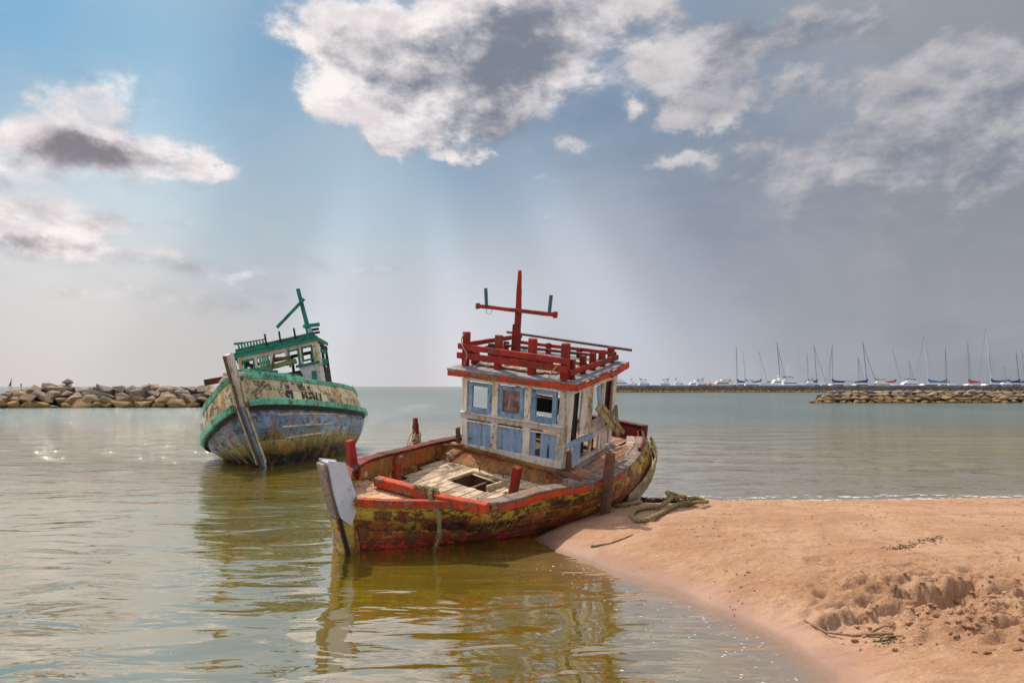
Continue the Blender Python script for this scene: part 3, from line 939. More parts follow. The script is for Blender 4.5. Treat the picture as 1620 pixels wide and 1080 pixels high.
# step up to the cabin deck
st = MB(seed=25)
st.slab([(.06, -1.50, .0), (.10, 1.60, -.0), (.26, 1.55, -.245), (.44, -1.48, -.245)], .04, (1, 0, .6))
st.beam((.06, -1.58, .0), (.10, 1.72, -.02), .13, .05)
st.build('step_board', M['step'], b1, .004)
lg = MB(seed=251)
lg.beam((.46, -1.56, .02), (.10, -1.12, .03), .05, .03); lg.beam((.30, 1.72, -.01), (.12, 1.1, -.0), .10, .035); lg.beam((.40, 1.60, -.05), (.13, .95, -.02), .04, .03)
lg.each('edge_board', M['brown_wood'], b1, .003)

# side decks and stern deck, planked fore and aft
ad = MB(seed=26)
XS = np.linspace(.10, -4.08, 26)


def inner(x, s):
    yg = curve_x(CP if s > 0 else CS, x)
    yi = s * min(1.10, abs(yg) * .62)
    zi = float(np.interp(-x, [0, 1.6, 2.5, 4.2], [-.01, .03, -.16, -.36]))
    return yi, zi


for s, C in ((1, CP), (-1, CS)):
    nstrip = 5
    for q in range(nstrip):
        k = 0
        while k < len(XS) - 1:
            e = min(k + ad.g.randint(5, 11), len(XS) - 1)
            vs, fs = [], []
            dz = ad.g.uniform(-.004, .004)
            for i in range(k, e + 1):
                x = float(XS[i]); yi, zi = inner(x, s); yg = curve_x(C, x) - s * .10; zg = curve_x(C, x, 2) - .015
                for (fr, lift) in ((q / nstrip + .012, 0), ((q + 1) / nstrip - .012, 0)):
                    yy = yi + (yg - yi) * fr; z_ = zi + (zg - zi) * fr + dz
                    vs += [(x, yy, z_), (x, yy, z_ - .03)]
                if i > k:
                    b_ = (i - k - 1) * 4
                    for (u, v_) in ((0, 2), (2, 3), (3, 1), (1, 0)):
                        fs.append([b_ + u, b_ + v_, b_ + 4 + v_, b_ + 4 + u])
            ad.add(vs, fs); k = e
for q in range(14):
    yy = -1.12 + q * .16
    x1 = -1.62 if abs(yy) < 1.2 else -1.7
    xe = -4.08
    yi1, z1 = inner(-1.62, 1); yi2, z2 = inner(-2.5, 1); yi3, z3 = inner(-4.08, 1)
    f1 = yy / 1.12 if abs(yy) <= 1.12 else 1
    ad.beam((-1.62, f1 * yi1, z1 - .02), (-2.5, f1 * yi2, z2 - .02), .14, .03)
    ad.beam((-2.5, f1 * yi2, z2 - .02), (-4.08, f1 * yi3, z3 - .02), .11, .03, taper=.6)
ad.build('deck', M['deck_orange'], b1, .003)
fl = MB(seed=27)
fl.slab([(-1.65, -1.1, -.03), (.05, -1.1, -.03), (.05, 1.1, -.03), (-1.65, 1.1, -.03)], .03, (0, 0, 1))
fl.build('cabin_floor', M['brown_wood'], b1)

# stem
sm = MB(seed=28)
prof = [(3.46, -.95), (3.62, -.50), (3.60, .02), (3.80, .66), (4.25, .76), (4.02, .06), (3.84, -.45), (3.66, -.95)]


def prism(mb, prof, y0, y1, r=None):
    k = len(prof)
    vs = [(x, y0, z) for x, z in prof] + [(x, y1, z) for x, z in prof]
    fs = [list(range(k)), list(range(2 * k - 1, k - 1, -1))]
    for i in range(k):
        j_ = (i + 1) % k
        fs.append([i, i + k, j_ + k, j_][::-1])
    mb.add(vs, fs, r)


sm2 = MB(seed=29)
prism(sm2, [(3.40, -1.2), (3.56, -.50), (3.66, -.22), (3.92, -.10), (3.79, -.5), (3.62, -1.2)], -.40, -.20)
sm2.build('stem_foot', M['yellow'], b1, .012)
prism(sm, [(3.70, -.26), (3.58, .03), (3.84, .69), (4.11, .77), (3.99, .25), (3.88, -.10)], -.38, -.17)
so = sm.build('stem_post', M['white_clean'], b1, .02)
sf = MB(seed=301)
for (p0_, p1_) in (((4.16, -.30, .74), (4.04, -.30, .26)), ((4.04, -.30, .26), (3.92, -.30, -.12)), ((3.94, -.30, -.12), (3.80, -.31, -.52)), ((3.80, -.31, -.52), (3.64, -.32, -1.1))):
    sf.beam(p0_, p1_, .17, .04, up=(1, 0, .2), seg=4)
    if p0_[2] == -.12:
        sf.build('stem_face', M['grey_wood'], b1, .006); sf = MB(seed=303); sf.beam(p0_, p1_, .17, .04, up=(1, 0, .2), seg=4)
sf.build('stem_face', M['yellow'], b1, .006)
sg = MB(seed=302); sg.beam((3.90, -.19, -.12), (3.66, -.20, -.95), .015, .06, up=(1, 0, 0)); sg.build('split', M['dark'], b1)
lp = MB(seed=30)
lp.beam((3.66, -.56, -.20), (3.58, -.60, -1.0), .05, .19, up=(0, 1, 0))
lp.build('loose_plank', M['bow_deck'], b1, .004)


def post(name, base, top, w, mat, seed, head=None, d=None):
    p = MB(seed=seed)
    p.beam(base, top, w, d or w, up=(1, 0, 0), seg=6, j=.006)
    return p.build(name, mat, b1, .01)


post('post', (2.95, -.98, .0), (2.99, -1.07, .70), .13, M['red'], 31)
post('post', (.67, -1.83, -.1), (.67, -1.87, .42), .10, M['dark_red'], 32)
tp = MB(seed=33); tp.beam((.67, -1.87, .42), (.67, -1.88, .54), .075, .075, up=(1, 0, 0)); tp.build('post', M['dark_red'], b1, .006)
post('post', (1.03, .82, -.28), (1.03, .90, .24), .13, M['red'], 34)
post('post', (-.17, 1.96, -.75), (-.17, 2.00, .46), .15, M['brown_wood'], 35, d=.11)
post('post', (-4.05, .80, -.40), (-4.05, .81, .06), .105, M['dark_red'], 36)
post('post', (-.02, -1.34, -.05), (-.0, -1.35, .33), .08, M['brown_wood'], 37)
bi = MB(seed=38)
pr = [(.085, 0), (.085, .18), (.092, .27), (.118, .34), (.120, .42), (.098, .455), (.03, .47)]
for k in range(len(pr) - 1):
    bi.tube([(1.86, -1.14, -.27 + pr[k][1]), (1.86, -1.14, -.27 + pr[k + 1][1])], [pr[k][0], pr[k + 1][0]], 14, cap=(k == len(pr) - 2), r=.5)
bi.build('bitt', M['red_orange'], b1)
bi = MB(seed=39)
bi.tube([(2.30, -.62, -.26), (2.30, -.64, -.06)], .07, 10); bi.build('bitt', M['white'], b1, .006)
ch = MB(seed=40)
ch.beam((3.05, -1.02, .03), (2.70, -1.06, .10), .20, .10); ch.beam((2.95, -.88, .03), (3.16, -.80, .03), .10, .07); ch.each('bow_chock', M['bow_deck'], b1, .01)

# ---- cabin
TILT = lambda x, y, z: (x, y, z + .05 * y * (1 if z < 1.5 else .2))


def cb(name, mat, fn, seed, bevel=.005):
    q = MB(TILT, seed); fn(q); return q.build(name, mat, b1, bevel)


def front(q):
    for (y0, y1, z0, z1, yt) in ((-1.19, -1.08, -.02, 1.42, -.06), (.98, 1.16, -.02, 1.42, .08)):
        yc = (y0 + y1) / 2
        q.beam((0, yc, z0), (0, yc + yt, z1), .06, y1 - y0 + .02, up=(0, 1, 0), seg=8)
    for yc, w_ in ((-.42, .15), (.345, .15)):
        q.beam((.005, yc, .09), (.005, yc, 1.42), .055, w_, up=(0, 1, 0), seg=8)
    q.beam((.0, -1.20, 1.43), (.0, 1.24, 1.43), .07, .11)
    q.beam((.012, -1.25, .685), (.012, 1.17, .685), .07, .115)
    q.beam((.03, -1.26, .745), (.03, 1.19, .745), .12, .025)
    q.beam((.012, -1.13, .04), (.012, 1.15, .04), .075, .14)
    for z in (.76, .575):
        q.beam((.008, -1.1, z), (.008, 1.1, z), .05, .03)


cb('cabin_front', M['white'], front, 50)
for n_, (yc, hw) in enumerate(((-.785, .285), (-.035, .295), (.71, .275))):
    def win(q, yc=yc, hw=hw):
        zc = 1.065; hh_ = .29
        for s in (-1, 1):
            q.beam((.015, yc + s * (hw - .05), zc - hh_), (.015, yc + s * (hw - .05), zc + hh_), .045, .095, up=(0, 1, 0), seg=4)
            q.beam((.015, yc - hw + .09, zc + s * (hh_ - .035)), (.015, yc + hw - .09, zc + s * (hh_ - .035)), .042, .075 if s > 0 else .11, seg=4)
    wo = cb('window', M['blue_frame'], win, 51 + n_, .004)
    if n_ == 1:
        g_ = MB(TILT, 60)
        g_.slab([(.0, -.25, .84), (.0, .17, .84), (.0, .17, 1.29), (.0, -.25, 1.29)], .006, (1, 0, 0))
        g_.build('pane', M['glass'], wo)
# panels below the windows
for n_, (y0, y1) in enumerate(((-1.08, -.50), (-.34, .27), (.42, .98))):
    def pan(q, y0=y0, y1=y1, n_=n_):
        n2_ = 5; w_ = (y1 - y0) / n2_
        for k in range(n2_):
            if n_ == 2 and k in (1,):
                continue
            a_, b_ = y0 + k * w_, y0 + (k + 1) * w_ - .0015
            if n_ == 2 and k == 3:
                q.slab([(-.005, a_, .10), (-.005, a_ + .03, .10), (-.005, a_ + .05, .40), (-.005, b_ - .03, .36), (-.005, b_ - .01, .10), (-.005, b_, .10), (-.005, b_, .58), (-.005, a_, .58)], .016, (1, 0, 0))
            else:
                q.slab([(-.005, a_, .10), (-.005, b_, .10), (-.005, b_, .58), (-.005, a_, .58)], .016, (1, 0, 0))
    cb('wall_panel', M['blue'], pan, 64 + n_, 0)


def side(q):
    Y = 1.18
    def up_(x, z0, z1, w_, yb=Y, dx=0, th=.05):
        q.beam((x, yb, z0), (x + dx, yb + .04 * (z1 - z0), z1), th, w_, up=(1, 0, 0), seg=6)
    up_(-.05, -.02, 1.42, .12)                       # corner post
    q.beam((.02, Y + .04, 1.39), (-1.72, Y + .04, 1.50), .05, .15)          # plate
    up_(-.53, .52, 1.42, .20, Y + .01); up_(-.715, .50, 1.42, .165, Y + .012)  # boards aft of the door
    up_(-.84, .72, 1.42, .055); up_(-1.19, .60, 1.46, .06); up_(-1.29, .82, 1.46, .05)
    up_(-1.64, .05, 1.50, .13, Y - .01)
    for (x0, z0, x1, z1, h_) in ((-.80, .635, -1.30, .70, .12), (-.82, .51, -1.40, .585, .12), (-.86, .40, -1.62, .47, .10)):
        q.beam((x0, Y + .012, z0), (x1, Y + .012, z1), .03, h_)
    q.beam((-.1, Y, -.03), (-1.75, Y, .10), .07, .09)
    up_(-.86, -.0, .40, .07); up_(-1.20, .03, .42, .08); up_(-1.36, .06, .42, .20, Y + .01)
    up_(-.19, -.02, .42, .05)


cb('cabin_side', M['white'], side, 70)


def sideblue(q):
    q.beam((.03, 1.215, .405), (-.90, 1.215, .43), .045, .10)
    q.slab([(-.22, 1.20, -.0), (-.51, 1.20, .02), (-.51, 1.20, .36), (-.22, 1.20, .34)], .02, (0, 1, 0))
    q.beam((-1.10, 1.24, .92), (-.98, 1.25, 1.36), .02, .13, up=(1, 0, 0))


q = MB(TILT, 71); sideblue(q); q.each('wall_panel', M['blue'], b1, .004)


def rear(q):
    for y_ in (-1.12, 1.10):
        q.beam((-1.68, y_, -.02), (-1.68, y_, 1.52), .06, .08, up=(0, 1, 0), seg=6)
    q.beam((-1.68, -1.2, 1.50), (-1.68, 1.2, 1.50), .06, .12)
    for x_ in (-.05, -1.05):
        q.beam((x_, -1.16, -.02), (x_, -1.18, 1.44), .06, .08, up=(1, 0, 0), seg=6)
    q.beam((0, -1.18, 1.44), (-1.7, -1.18, 1.50), .06, .12)
    for k in range(3):
        q.beam((0, -1.16, .10 + k * .21), (-1.68, -1.16, .10 + k * .21), .03, .20)
    for k in range(1):
        q.beam((-1.68, -1.15, .06 + k * .21), (-1.68, -.42, .06 + k * .21), .03, .20)


cb('cabin_frame', M['dark_red'], rear, 72)


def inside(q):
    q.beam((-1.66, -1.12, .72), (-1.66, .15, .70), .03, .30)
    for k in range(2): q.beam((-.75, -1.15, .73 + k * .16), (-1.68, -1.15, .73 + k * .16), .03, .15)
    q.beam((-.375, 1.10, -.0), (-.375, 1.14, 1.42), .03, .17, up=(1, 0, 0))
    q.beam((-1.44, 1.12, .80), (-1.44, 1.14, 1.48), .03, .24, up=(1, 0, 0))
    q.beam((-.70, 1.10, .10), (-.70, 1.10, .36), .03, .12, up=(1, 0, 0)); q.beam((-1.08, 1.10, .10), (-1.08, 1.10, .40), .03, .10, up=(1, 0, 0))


q = MB(TILT, 721); inside(q); q.each('interior_shade_board', M['dark'], b1)  # dark boards that paint the shaded interior behind the cabin openings


q = MB(seed=722); q.beam((-1.85, -1.0, .86), (-2.0, .0, .82), .28, .05); q.beam((-2.1, -.9, .70), (-1.95, .1, .90), .20, .04); q.beam((-1.95, -.9, -.1), (-1.95, -.9, .84), .08, .08, up=(1, 0, 0)); q.beam((-1.98, .0, -.1), (-1.98, .0, .82), .08, .08, up=(1, 0, 0)); q.build('stern_bench', M['deck'], b1, .004)


def ceil_(q):
    for k in range(9):
        x = .05 - k * .2
        q.beam((x, -1.2, 1.50 + .1 * -x), (x, 1.2, 1.50 + .1 * -x), .05, .06)


cb('roof_beams', M['brown_wood'], ceil_, 73)


def brk(q):
    q.beam((-.70, 1.42, 1.10), (-1.52, 1.47, .46), .03, .17, up=(.6, 0, .8))
    q.beam((-.80, 1.46, 1.10), (-1.62, 1.50, .46), .03, .07, up=(.6, 0, .8))
    q.beam((-.78, 1.34, 1.06), (-1.50, 1.44, .60), .03, .10, up=(.6, 0, .8))
    q.beam((-1.46, 1.40, .98), (-1.15, 1.42, .74), .025, .12, up=(.6, 0, .8))
    q.beam((-1.50, 1.36, 1.00), (-1.52, 1.40, .62), .03, .09, up=(1, 0, 0))


q = MB(seed=74); brk(q); q.each('broken_board', M['stern_hull'], b1, .004)
q = MB(seed=75); q.beam((-.03, 1.24, .36), (-.03, 1.26, -.10), .05, .10, up=(1, 0, 0)); q.beam((-.12, 1.22, .3), (-.14, 1.22, .0), .04, .06, up=(1, 0, 0)); q.each('broken_board', M['brown_wood'], b1, .004)
q = MB(seed=76); q.beam((-.20, 1.26, -.02), (-1.75, 1.24, .14), .06, .05); q.beam((-1.4, 1.34, .10), (-2.0, 1.26, .05), .07, .04); q.each('deck_edge_board', M['grey_wood'], b1, .004)

# ---- roof
RZ = lambda x, y: 1.61 + .01 * y - .1 * x
rf = MB(seed=80)
ny_ = 12
for k in range(ny_):
    f0, f1 = k / ny_, (k + 1) / ny_ - .002
    ya, yb = -1.40 + 2.80 * f0, -1.40 + 2.80 * f1
    xa, xb = .33 - .27 * f0, .33 - .27 * f1
    dz = rf.g.uniform(-.003, .003)
    rf.slab([(-1.84, ya, RZ(-1.84, ya) + dz), (xa, ya, RZ(xa, ya) + dz), (xb, yb, RZ(xb, yb) + dz), (-1.84, yb, RZ(-1.84, yb) + dz)], .028, (0, 0, 1))
ro = rf.build('roof', M['roof'], b1, .003)
q = MB(seed=81)
fz = lambda x, y, dz=-.085: (x, y, RZ(x, y) + dz)
q.beam(fz(.315, -1.385), fz(.055, 1.385), .03, .115, seg=10)
q.beam(fz(.04, 1.39, -.095), fz(-1.30, 1.39, -.09), .03, .10, seg=8)
q.beam(fz(-1.15, 1.41, -.115), fz(-1.86, 1.40, -.05), .03, .12, seg=6)
q.beam(fz(.30, -1.385), fz(-1.84, -1.385), .03, .115, seg=8)
q.beam(fz(-1.84, -1.385), fz(-1.84, 1.385), .03, .115, seg=8)
q.build('roof_trim', M['red_orange'], ro, .005)

for k, (x, y, zt, w_) in enumerate(((.0, -1.20, 2.27, .115), (-.08, -.46, 2.27, .12), (-.08, .33, 2.29, .13), (0, 1.10, 2.29, .13), (-.15, 1.16, 2.0, .09), (-.61, 1.10, 2.02, .10), (-.96, 1.10, 2.04, .10), (-1.31, 1.10, 2.06, .11), (-1.66, 1.10, 2.09, .11),
                                  (-.80, -1.20, 1.98, .11), (-1.30, -1.20, 1.98, .10), (-1.72, -1.20, 2.05, .10), (-.22, -1.14, 1.86, .13), (-1.72, -.4, 2.0, .09), (-1.72, .35, 1.98, .09))):
    p_ = MB(seed=90 + k)
    p_.beam((x, y, RZ(x, y) - .002), (x + p_.g.uniform(-.01, .01), y, zt), w_, w_, up=(1, 0, 0), seg=5, j=.005)
    p_.build('rail_post', M['red'] if k not in (4, 5) else M['dark_red'], b1, .008)
for k, (p0, p1, w_, h_) in enumerate((((.085, -1.33, 1.985), (.10, 1.24, 1.985), .045, .11), ((.075, -1.36, 1.80), (.105, 1.20, 1.845), .045, .12), ((-.02, 1.185, 1.765), (-1.80, 1.18, 1.885), .04, .10),
                                   ((-.02, -1.285, 2.00), (-1.95, -1.28, 2.05), .05, .09), ((-.02, -1.28, 1.84), (-1.2, -1.28, 1.92), .04, .08), ((-1.785, -1.30, 1.93), (-1.785, 1.15, 1.95), .04, .07),
                                   ((-.70, -1.0, 1.80), (-.72, .35, 1.80), .13, .12), ((-1.15, -1.1, 1.92), (-1.22, .9, 1.95), .09, .05), ((-.30, -.55, 1.93), (-.72, -.9, 1.97), .07, .08))):
    p_ = MB(seed=110 + k); p_.beam(p0, p1, w_, h_, j=.006); p_.build('roof_rail', M['red'] if k != 7 else M['dark_red'], b1, .006)
p_ = MB(seed=120)
p_.beam((-.30, -.8, 1.66), (-.36, .75, 1.67), .22, .03); p_.beam((-.16, -1.0, 1.66), (-.2, .5, 1.66), .10, .03)
p_.beam((-.9, -.3, 1.72), (-.95, .8, 1.73), .22, .025); p_.beam((-1.35, -.6, 1.76), (-1.30, .95, 1.77), .2, .025)
p_.each('roof_board', M['deck'], b1, .003)
p_ = MB(seed=121); p_.tube([(-1.74, -1.52, 2.125), (-1.74, -.3, 2.10), (-1.74, 1.50, 2.065)], .028, 10); p_.build('pole', M['brown_wood'], b1)
ma = MB(seed=122)
ma.beam((-.9, -.63, 1.68), (-.9, -.625, 2.66), .105, .105, up=(1, 0, 0), seg=6)
ma.beam((-.9, -.625, 2.66), (-.9, -.63, 3.50), .10, .10, up=(1, 0, 0), seg=6, taper=.6)
ma.beam((-.9, -.725, 1.68), (-.9, -.715, 2.42), .10, .05, up=(0, 1, 0), seg=4, taper=.7)
mo = ma.build('mast', M['red'], b1, .008)
q = MB(seed=123); q.beam((-.82, -1.60, 2.72), (-.82, .30, 2.69), .06, .075, seg=10)
q.beam((-.82, -1.64, 2.72), (-.82, -1.59, 2.72), .09, .12); q.beam((-.82, .28, 2.69), (-.82, .34, 2.69), .09, .12)
q.build('crossarm', M['red'], mo, .005)
for (ya, yb, z0, z1) in ((-1.385, -1.42, 2.75, 3.10), (.17, .195, 2.72, 3.06)):
    q = MB(seed=124); q.tube([(-.82, ya, z0), (-.82, yb, z1)], .036, 12); q.build('light_tube', M['teal'], mo)
q = MB(); q.tube([(-.82, -1.38, 2.68), (-.80, -1.36, 2.60), (-.80, -1.30, 2.57), (-.80, -1.25, 2.60), (-.82, -1.22, 2.69)], .005, 5); q.build('wire', M['dark'], mo)
# stern: sprung outer planks
q = MB(seed=125)
for k in range(4):
    o = k * .10
    pts_ = catmull([(-3.98 + .04 * k, 1.00 + .04 * k, -.18 - o), (-3.55, 1.36 - .01 * k, -.42 - o * 1.1), (-2.75, 1.52 - .02 * k, -.72 - o), (-1.75, 1.62 - .03 * k, -.86 - o * .7)], 4)
    for i in range(len(pts_) - 1):
        q.beam(pts_[i], pts_[i + 1], .035, .11, seg=1, j=.006)
q.build('sprung_plank', M['stern_hull'], b1, .004)


# faded writing on the port side
def on_hull(C0, C1, x0, tm, dirx=-1, off=.02, bulgef=None, tlen=.8, s=1):
    def place(u, v):
        x = x0 + dirx * u
        fr = tm - v / tlen
        a_ = Vector((x, curve_x(C0, x), curve_x(C0, x, 2)))
        # match the station on the lower curve by its own order
        i = min(range(len(C0)), key=lambda k: abs(C0[k].x - x))
        j_ = min(len(C0) - 1, i + 1); i = j_ - 1
        den = (C0[j_].x - C0[i].x) or 1e-6
        k = (x - C0[i].x) / den
        w_ = C1[i].lerp(C1[j_], k)
        p = C0[i].lerp(C0[j_], k).lerp(w_, fr)
        d = C0[j_] - C0[i]; n_ = Vector((d.y, -d.x, 0)).normalized()
        if n_.y * s < 0: n_ = -n_
        e = off + (bulgef(0, fr, (i + k) / (len(C0) - 1)) if bulgef else 0)
        return p + n_ * e
    return place


WPc = catmull(WP, 5)
lettering('๐๐๘๖๐ห7', .33, on_hull(CP, WPc, 2.93, .62, off=.012, bulgef=bul, tlen=.9), .3).build('lettering', M['faded_letter'], b1)
lettering('พพภ๖x', .11, on_hull(CP, WPc, .98, .30, off=.012, bulgef=bul, tlen=.9), .2).build('lettering', M['faded_letter'], b1)

# ------------------------------------------------------------------ the grounded green boat
POSE2 = Matrix.Translation((-7.7136, 24.3941, -.3667)) @ Matrix.Rotation(4.7045, 4, 'Z') @ Matrix.Rotation(-.1276, 4, 'Y') @ Matrix.Rotation(.1813, 4, 'X')
b2 = tag(empty('fishing_boat', POSE2), 'grounded green, cream and blue wooden fishing boat heeling over in the shallows', 'boat')
G2 = [(4.35, .12, 2.66), (3.9, .50, 2.62), (3.3, .82, 2.60), (2.3, 1.20, 2.60), (.8, 1.64, 2.61), (-.9, 1.86, 2.70), (-2.8, 1.84, 2.80), (-4.5, 1.55, 2.84)]
R2 = [(4.22, .12, 1.84), (3.98, .62, 1.82), (3.4, 1.05, 1.80), (2.4, 1.45, 1.80), (.8, 1.80, 1.82), (-.9, 1.95, 1.88), (-2.9, 2.02, 1.96), (-4.6, 1.78, 2.02)]
W2 = [(2.90, .08, .05), (2.65, .30, .0), (2.15, .55, .02), (1.3, .88, .08), (-.1, 1.12, .18), (-1.6, 1.28, .28), (-3.0, 1.28, .4), (-4.3, 1.05, .5)]
H2 = [(4.35, -.12, 2.62), (3.95, -.60, 2.52), (3.4, -1.15, 2.33), (2.6, -1.80, 2.14), (1.5, -2.20, 2.06), (0, -2.35, 2.1), (-2, -2.25, 2.25), (-4.5, -1.6, 2.5)]
S2 = [(4.26, -.12, 1.76), (3.95, -.65, 1.62), (3.3, -1.30, 1.45), (2.5, -1.92, 1.27), (1.5, -2.30, 1.16), (0, -2.45, 1.2), (-2, -2.35, 1.4), (-4.6, -1.8, 1.7)]
V2 = [(2.90, -.08, .05), (2.55, -.40, .08), (1.95, -.95, .22), (1.15, -1.50, .38), (.2, -1.85, .46), (-1.2, -1.95, .5), (-2.8, -1.8, .58), (-4.3, -1.25, .66)]
lo2 = lambda L, s: [(x - .25 if x > 2 else x, y * .45, z - .95) for (x, y, z) in L]
h2 = MB(seed=201)
bul2 = lambda k, fr, s: (.17 * math.sin(math.pi * min(1, fr)) if k == 1 and s > .1 else 0.0)
P2, _ = hull_side(h2, [G2, R2, W2, lo2(W2, 1)], (0, .29, .72, 1.0), 1, 7, (2, 5, 2), bulge=bul2, rset=1, g=.018)
Q2, _ = hull_side(h2, [H2, S2, V2, lo2(V2, -1)], (0, .29, .72, 1.0), -1, 7, (2, 5, 2), bulge=bul2, rset=2, g=.018)
for (a_, b_, c_, d_) in ((G2, R2, H2, S2), (R2, W2, S2, V2)):
    h2.slab([a_[-1], b_[-1], d_[-1], c_[-1]], .06, (-1, 0, 0))
h2.build('hull', M['hull_green_boat'], b2)
q = MB(seed=202); rail(q, P2[0], 1, 49, .12, .05, -.04, .10, 1, seg=8, j=.008); q.build('gunwale_rail', M['green'], b2, .01)
q = MB(seed=203); rail(q, Q2[0], 1, 49, .12, .05, -.06, .12, -1, seg=8, j=.008); q.build('gunwale_rail', M['green'], b2, .01)
q = MB(seed=204); rail(q, P2[1], 2, 49, .04, .13, -.09, .09, 1, seg=9, j=.006); q.build('rubbing_rail', M['green'], b2, .012)
q = MB(seed=205); rail(q, Q2[1], 2, 49, .04, .13, -.10, .10, -1, seg=9, j=.006); q.build('rubbing_rail', M['green'], b2, .012)
q = MB(seed=206); rail(q, P2[1], 2, 46, .02, .035, -.22, -.09, 1, seg=7, j=.01); q.build('rail_shadow', M['dark'], b2, .004)  # dark strips, one each side, paint the shadow under the rubbing rails
q = MB(seed=2061); rail(q, Q2[1], 2, 46, .02, .035, -.20, -.10, -1, seg=7, j=.01); q.build('rail_shadow', M['dark'], b2, .004)
q = MB(seed=207); rail(q, P2[0], 1, 24, .30, -.20, .10, .26, 1, seg=9, j=.012); q.build('bulwark', M['green'], b2, .006)
q = MB(seed=208); rail(q, P2[0], 9, 18, .40, -.36, .22, .40, 1, seg=9, j=.015); q.build('bulwark', M['green_dark'], b2, .006)
dk2 = MB(seed=209)
for k in range(11):
    f0, f1 = k / 11 + .004, (k + 1) / 11 - .004
    pts_ = []
    for i in range(2, 49, 4):
        a_, c_ = P2[0][i], Q2[0][min(i, len(Q2[0]) - 1)]
        pts_.append((a_.lerp(c_, f0) - Vector((0, 0, .22)), a_.lerp(c_, f1) - Vector((0, 0, .22))))
    for i in range(len(pts_) - 1):
        dk2.slab([pts_[i][0], pts_[i][1], pts_[i + 1][1], pts_[i + 1][0]], .04, (0, 0, 1))
dk2.build('deck', M['deck'], b2)
# stem
q = MB(seed=210); prism(q, [(4.34, 2.50), (4.66, 3.26), (4.78, 3.30), (4.98, 3.20), (4.82, 2.82), (4.62, 2.42)], -.08, .10); q.build('stem_head', M['white'], b2, .02)
q = MB(seed=211); prism(q, [(4.66, 2.60), (4.80, 2.82), (4.96, 3.20), (5.02, 3.18), (4.86, 2.80), (4.68, 2.40)], -.085, -.01); q.build('stem_face', M['brown_wood'], b2, .01)
q = MB(seed=212); prism(q, [(4.16, 1.75), (4.28, 2.52), (4.64, 2.46), (4.44, 1.75)], -.10, .11); q.build('stem_cheek', M['cream'], b2, .015)
q = MB(seed=213); prism(q, [(2.4, -.9), (2.90, .0), (3.38, .72), (4.10, 1.78), (4.40, 1.78), (3.60, .62), (3.05, -.05), (2.6, -.9)], -.075, .085); q.build('stem_post', M['pale_blue'], b2, .015)
q = MB(seed=214); prism(q, [(2.7, -.6), (3.10, -.02), (3.63, .60), (4.42, 1.74), (4.66, 2.36), (4.72, 2.36), (4.48, 1.74), (3.68, .60), (3.16, -.04), (2.8, -.6)], -.025, .03); q.build('stem_band', M['brown_wood'], b2, .01)
for s, dz in ((1, 0), (-1, -.04)):
    q = MB(seed=215); q.beam((4.38, s * .15, 2.48 + dz), (4.24, s * .17, 1.88 + dz), .06, .14, up=(1, 0, 0)); q.beam((4.18, s * .13, 1.74 + dz), (3.10, s * .13, .1), .05, .12, up=(1, 0, 0)); q.build('stem_batten', M['cream'] if s > 0 else M['ochre_batten'], b2, .01)
q = MB(seed=216); q.beam((4.52, -.32, 2.76), (4.42, .30, 2.70), .16, .10, j=.02); q.beam((4.2, -.35, 2.72), (3.9, -.62, 2.66), .22, .08, j=.02); q.each('bow_chock', M['white'], b2, .01)
q = MB(seed=217); q.beam((4.20, -1.02, 2.69), (3.0, -.96, 2.95), .05, .19); q.build('loose_plank', M['dark_red'], b2, .006)


# battens and patches on the port bow
def along(C0, C1, xa, xb, f0, f1, w, mb, off, n=10, seed_j=.006):
    i_ = [on_hull(C0, C1, 0, 0, dirx=1, off=off, tlen=-1.0)]
    pts_ = []
    for k in range(n + 1):
        x = xa + (xb - xa) * k / n
        f = f0 + (f1 - f0) * k / n
        pl = on_hull(C0, C1, x, f, dirx=1, off=off + .17 * math.sin(math.pi * f) - .01, tlen=1.0)
        pts_.append(pl(0, 0))
    for k in range(n):
        mb.beam(pts_[k], pts_[k + 1], .03, w, seg=1, j=seed_j)


for k, (f0, f1, xb) in enumerate(((.20, .17, 1.5), (.40, .36, 1.9), (.58, .53, 2.6))):
    q = MB(seed=220 + k); along(P2[1], P2[2], 3.75 - .05 * k, xb - 1.0, f0, f1, .055, q, .0, n=14); q.build('batten', M['ochre_batten'], b2, .004)
for k, (xa, fa, xb, fb) in enumerate(((.9, .07, .9, .3), (1.6, .05, 1.1, .06), (1.4, .22, .8, .22), (.2, .2, -.6, .2), (-.1, .05, -.1, .42), (-.1, .46, -.8, .46), (-.85, .04, -.85, .34))):
    q = MB(seed=230 + k); along(P2[1], P2[2], xa, xb + .001, fa, fb, .035, q, .0, n=5); q.build('patch_strip', M['ochre_batten'], b2, .003)
for k, (xa, fa, xb, fb) in enumerate(((-1.6, .5, -1.6, .9), (-1.6, .5, -2.4, .5), (-2.4, .5, -2.4, .9), (-3.2, .05, -3.2, .8), (-1.3, .22, -3.2, .22))):
    q = MB(seed=240 + k); along(P2[1], P2[2], xa, xb + .001, fa, fb, .03, q, -.01, n=6); q.build('open_seam', M['dark'], b2)
for k in range(4):
    q = MB(seed=250 + k); x0 = 3.3 - k * .42
    i_ = 4 + k * 5
    a_, c_ = Q2[1][i_], Q2[2][i_]
    n_ = Vector((.75, -.65, -.1)).normalized() * .19
    q.beam(a_.lerp(c_, .38) + n_, a_.lerp(c_, .92) + n_ * .4, .02, .04, up=(1, 0, 0)); q.build('batten', M['ochre_batten'], b2, .003)


def c2b(name, mat, fn, seed, bevel=.006, x=.34):
    q = MB(lambda a, b_, c_: (x + a, b_ + .0, c_ + .035 * (b_ + 1.2)), seed); fn(q); return q.build(name, mat, b2, bevel)


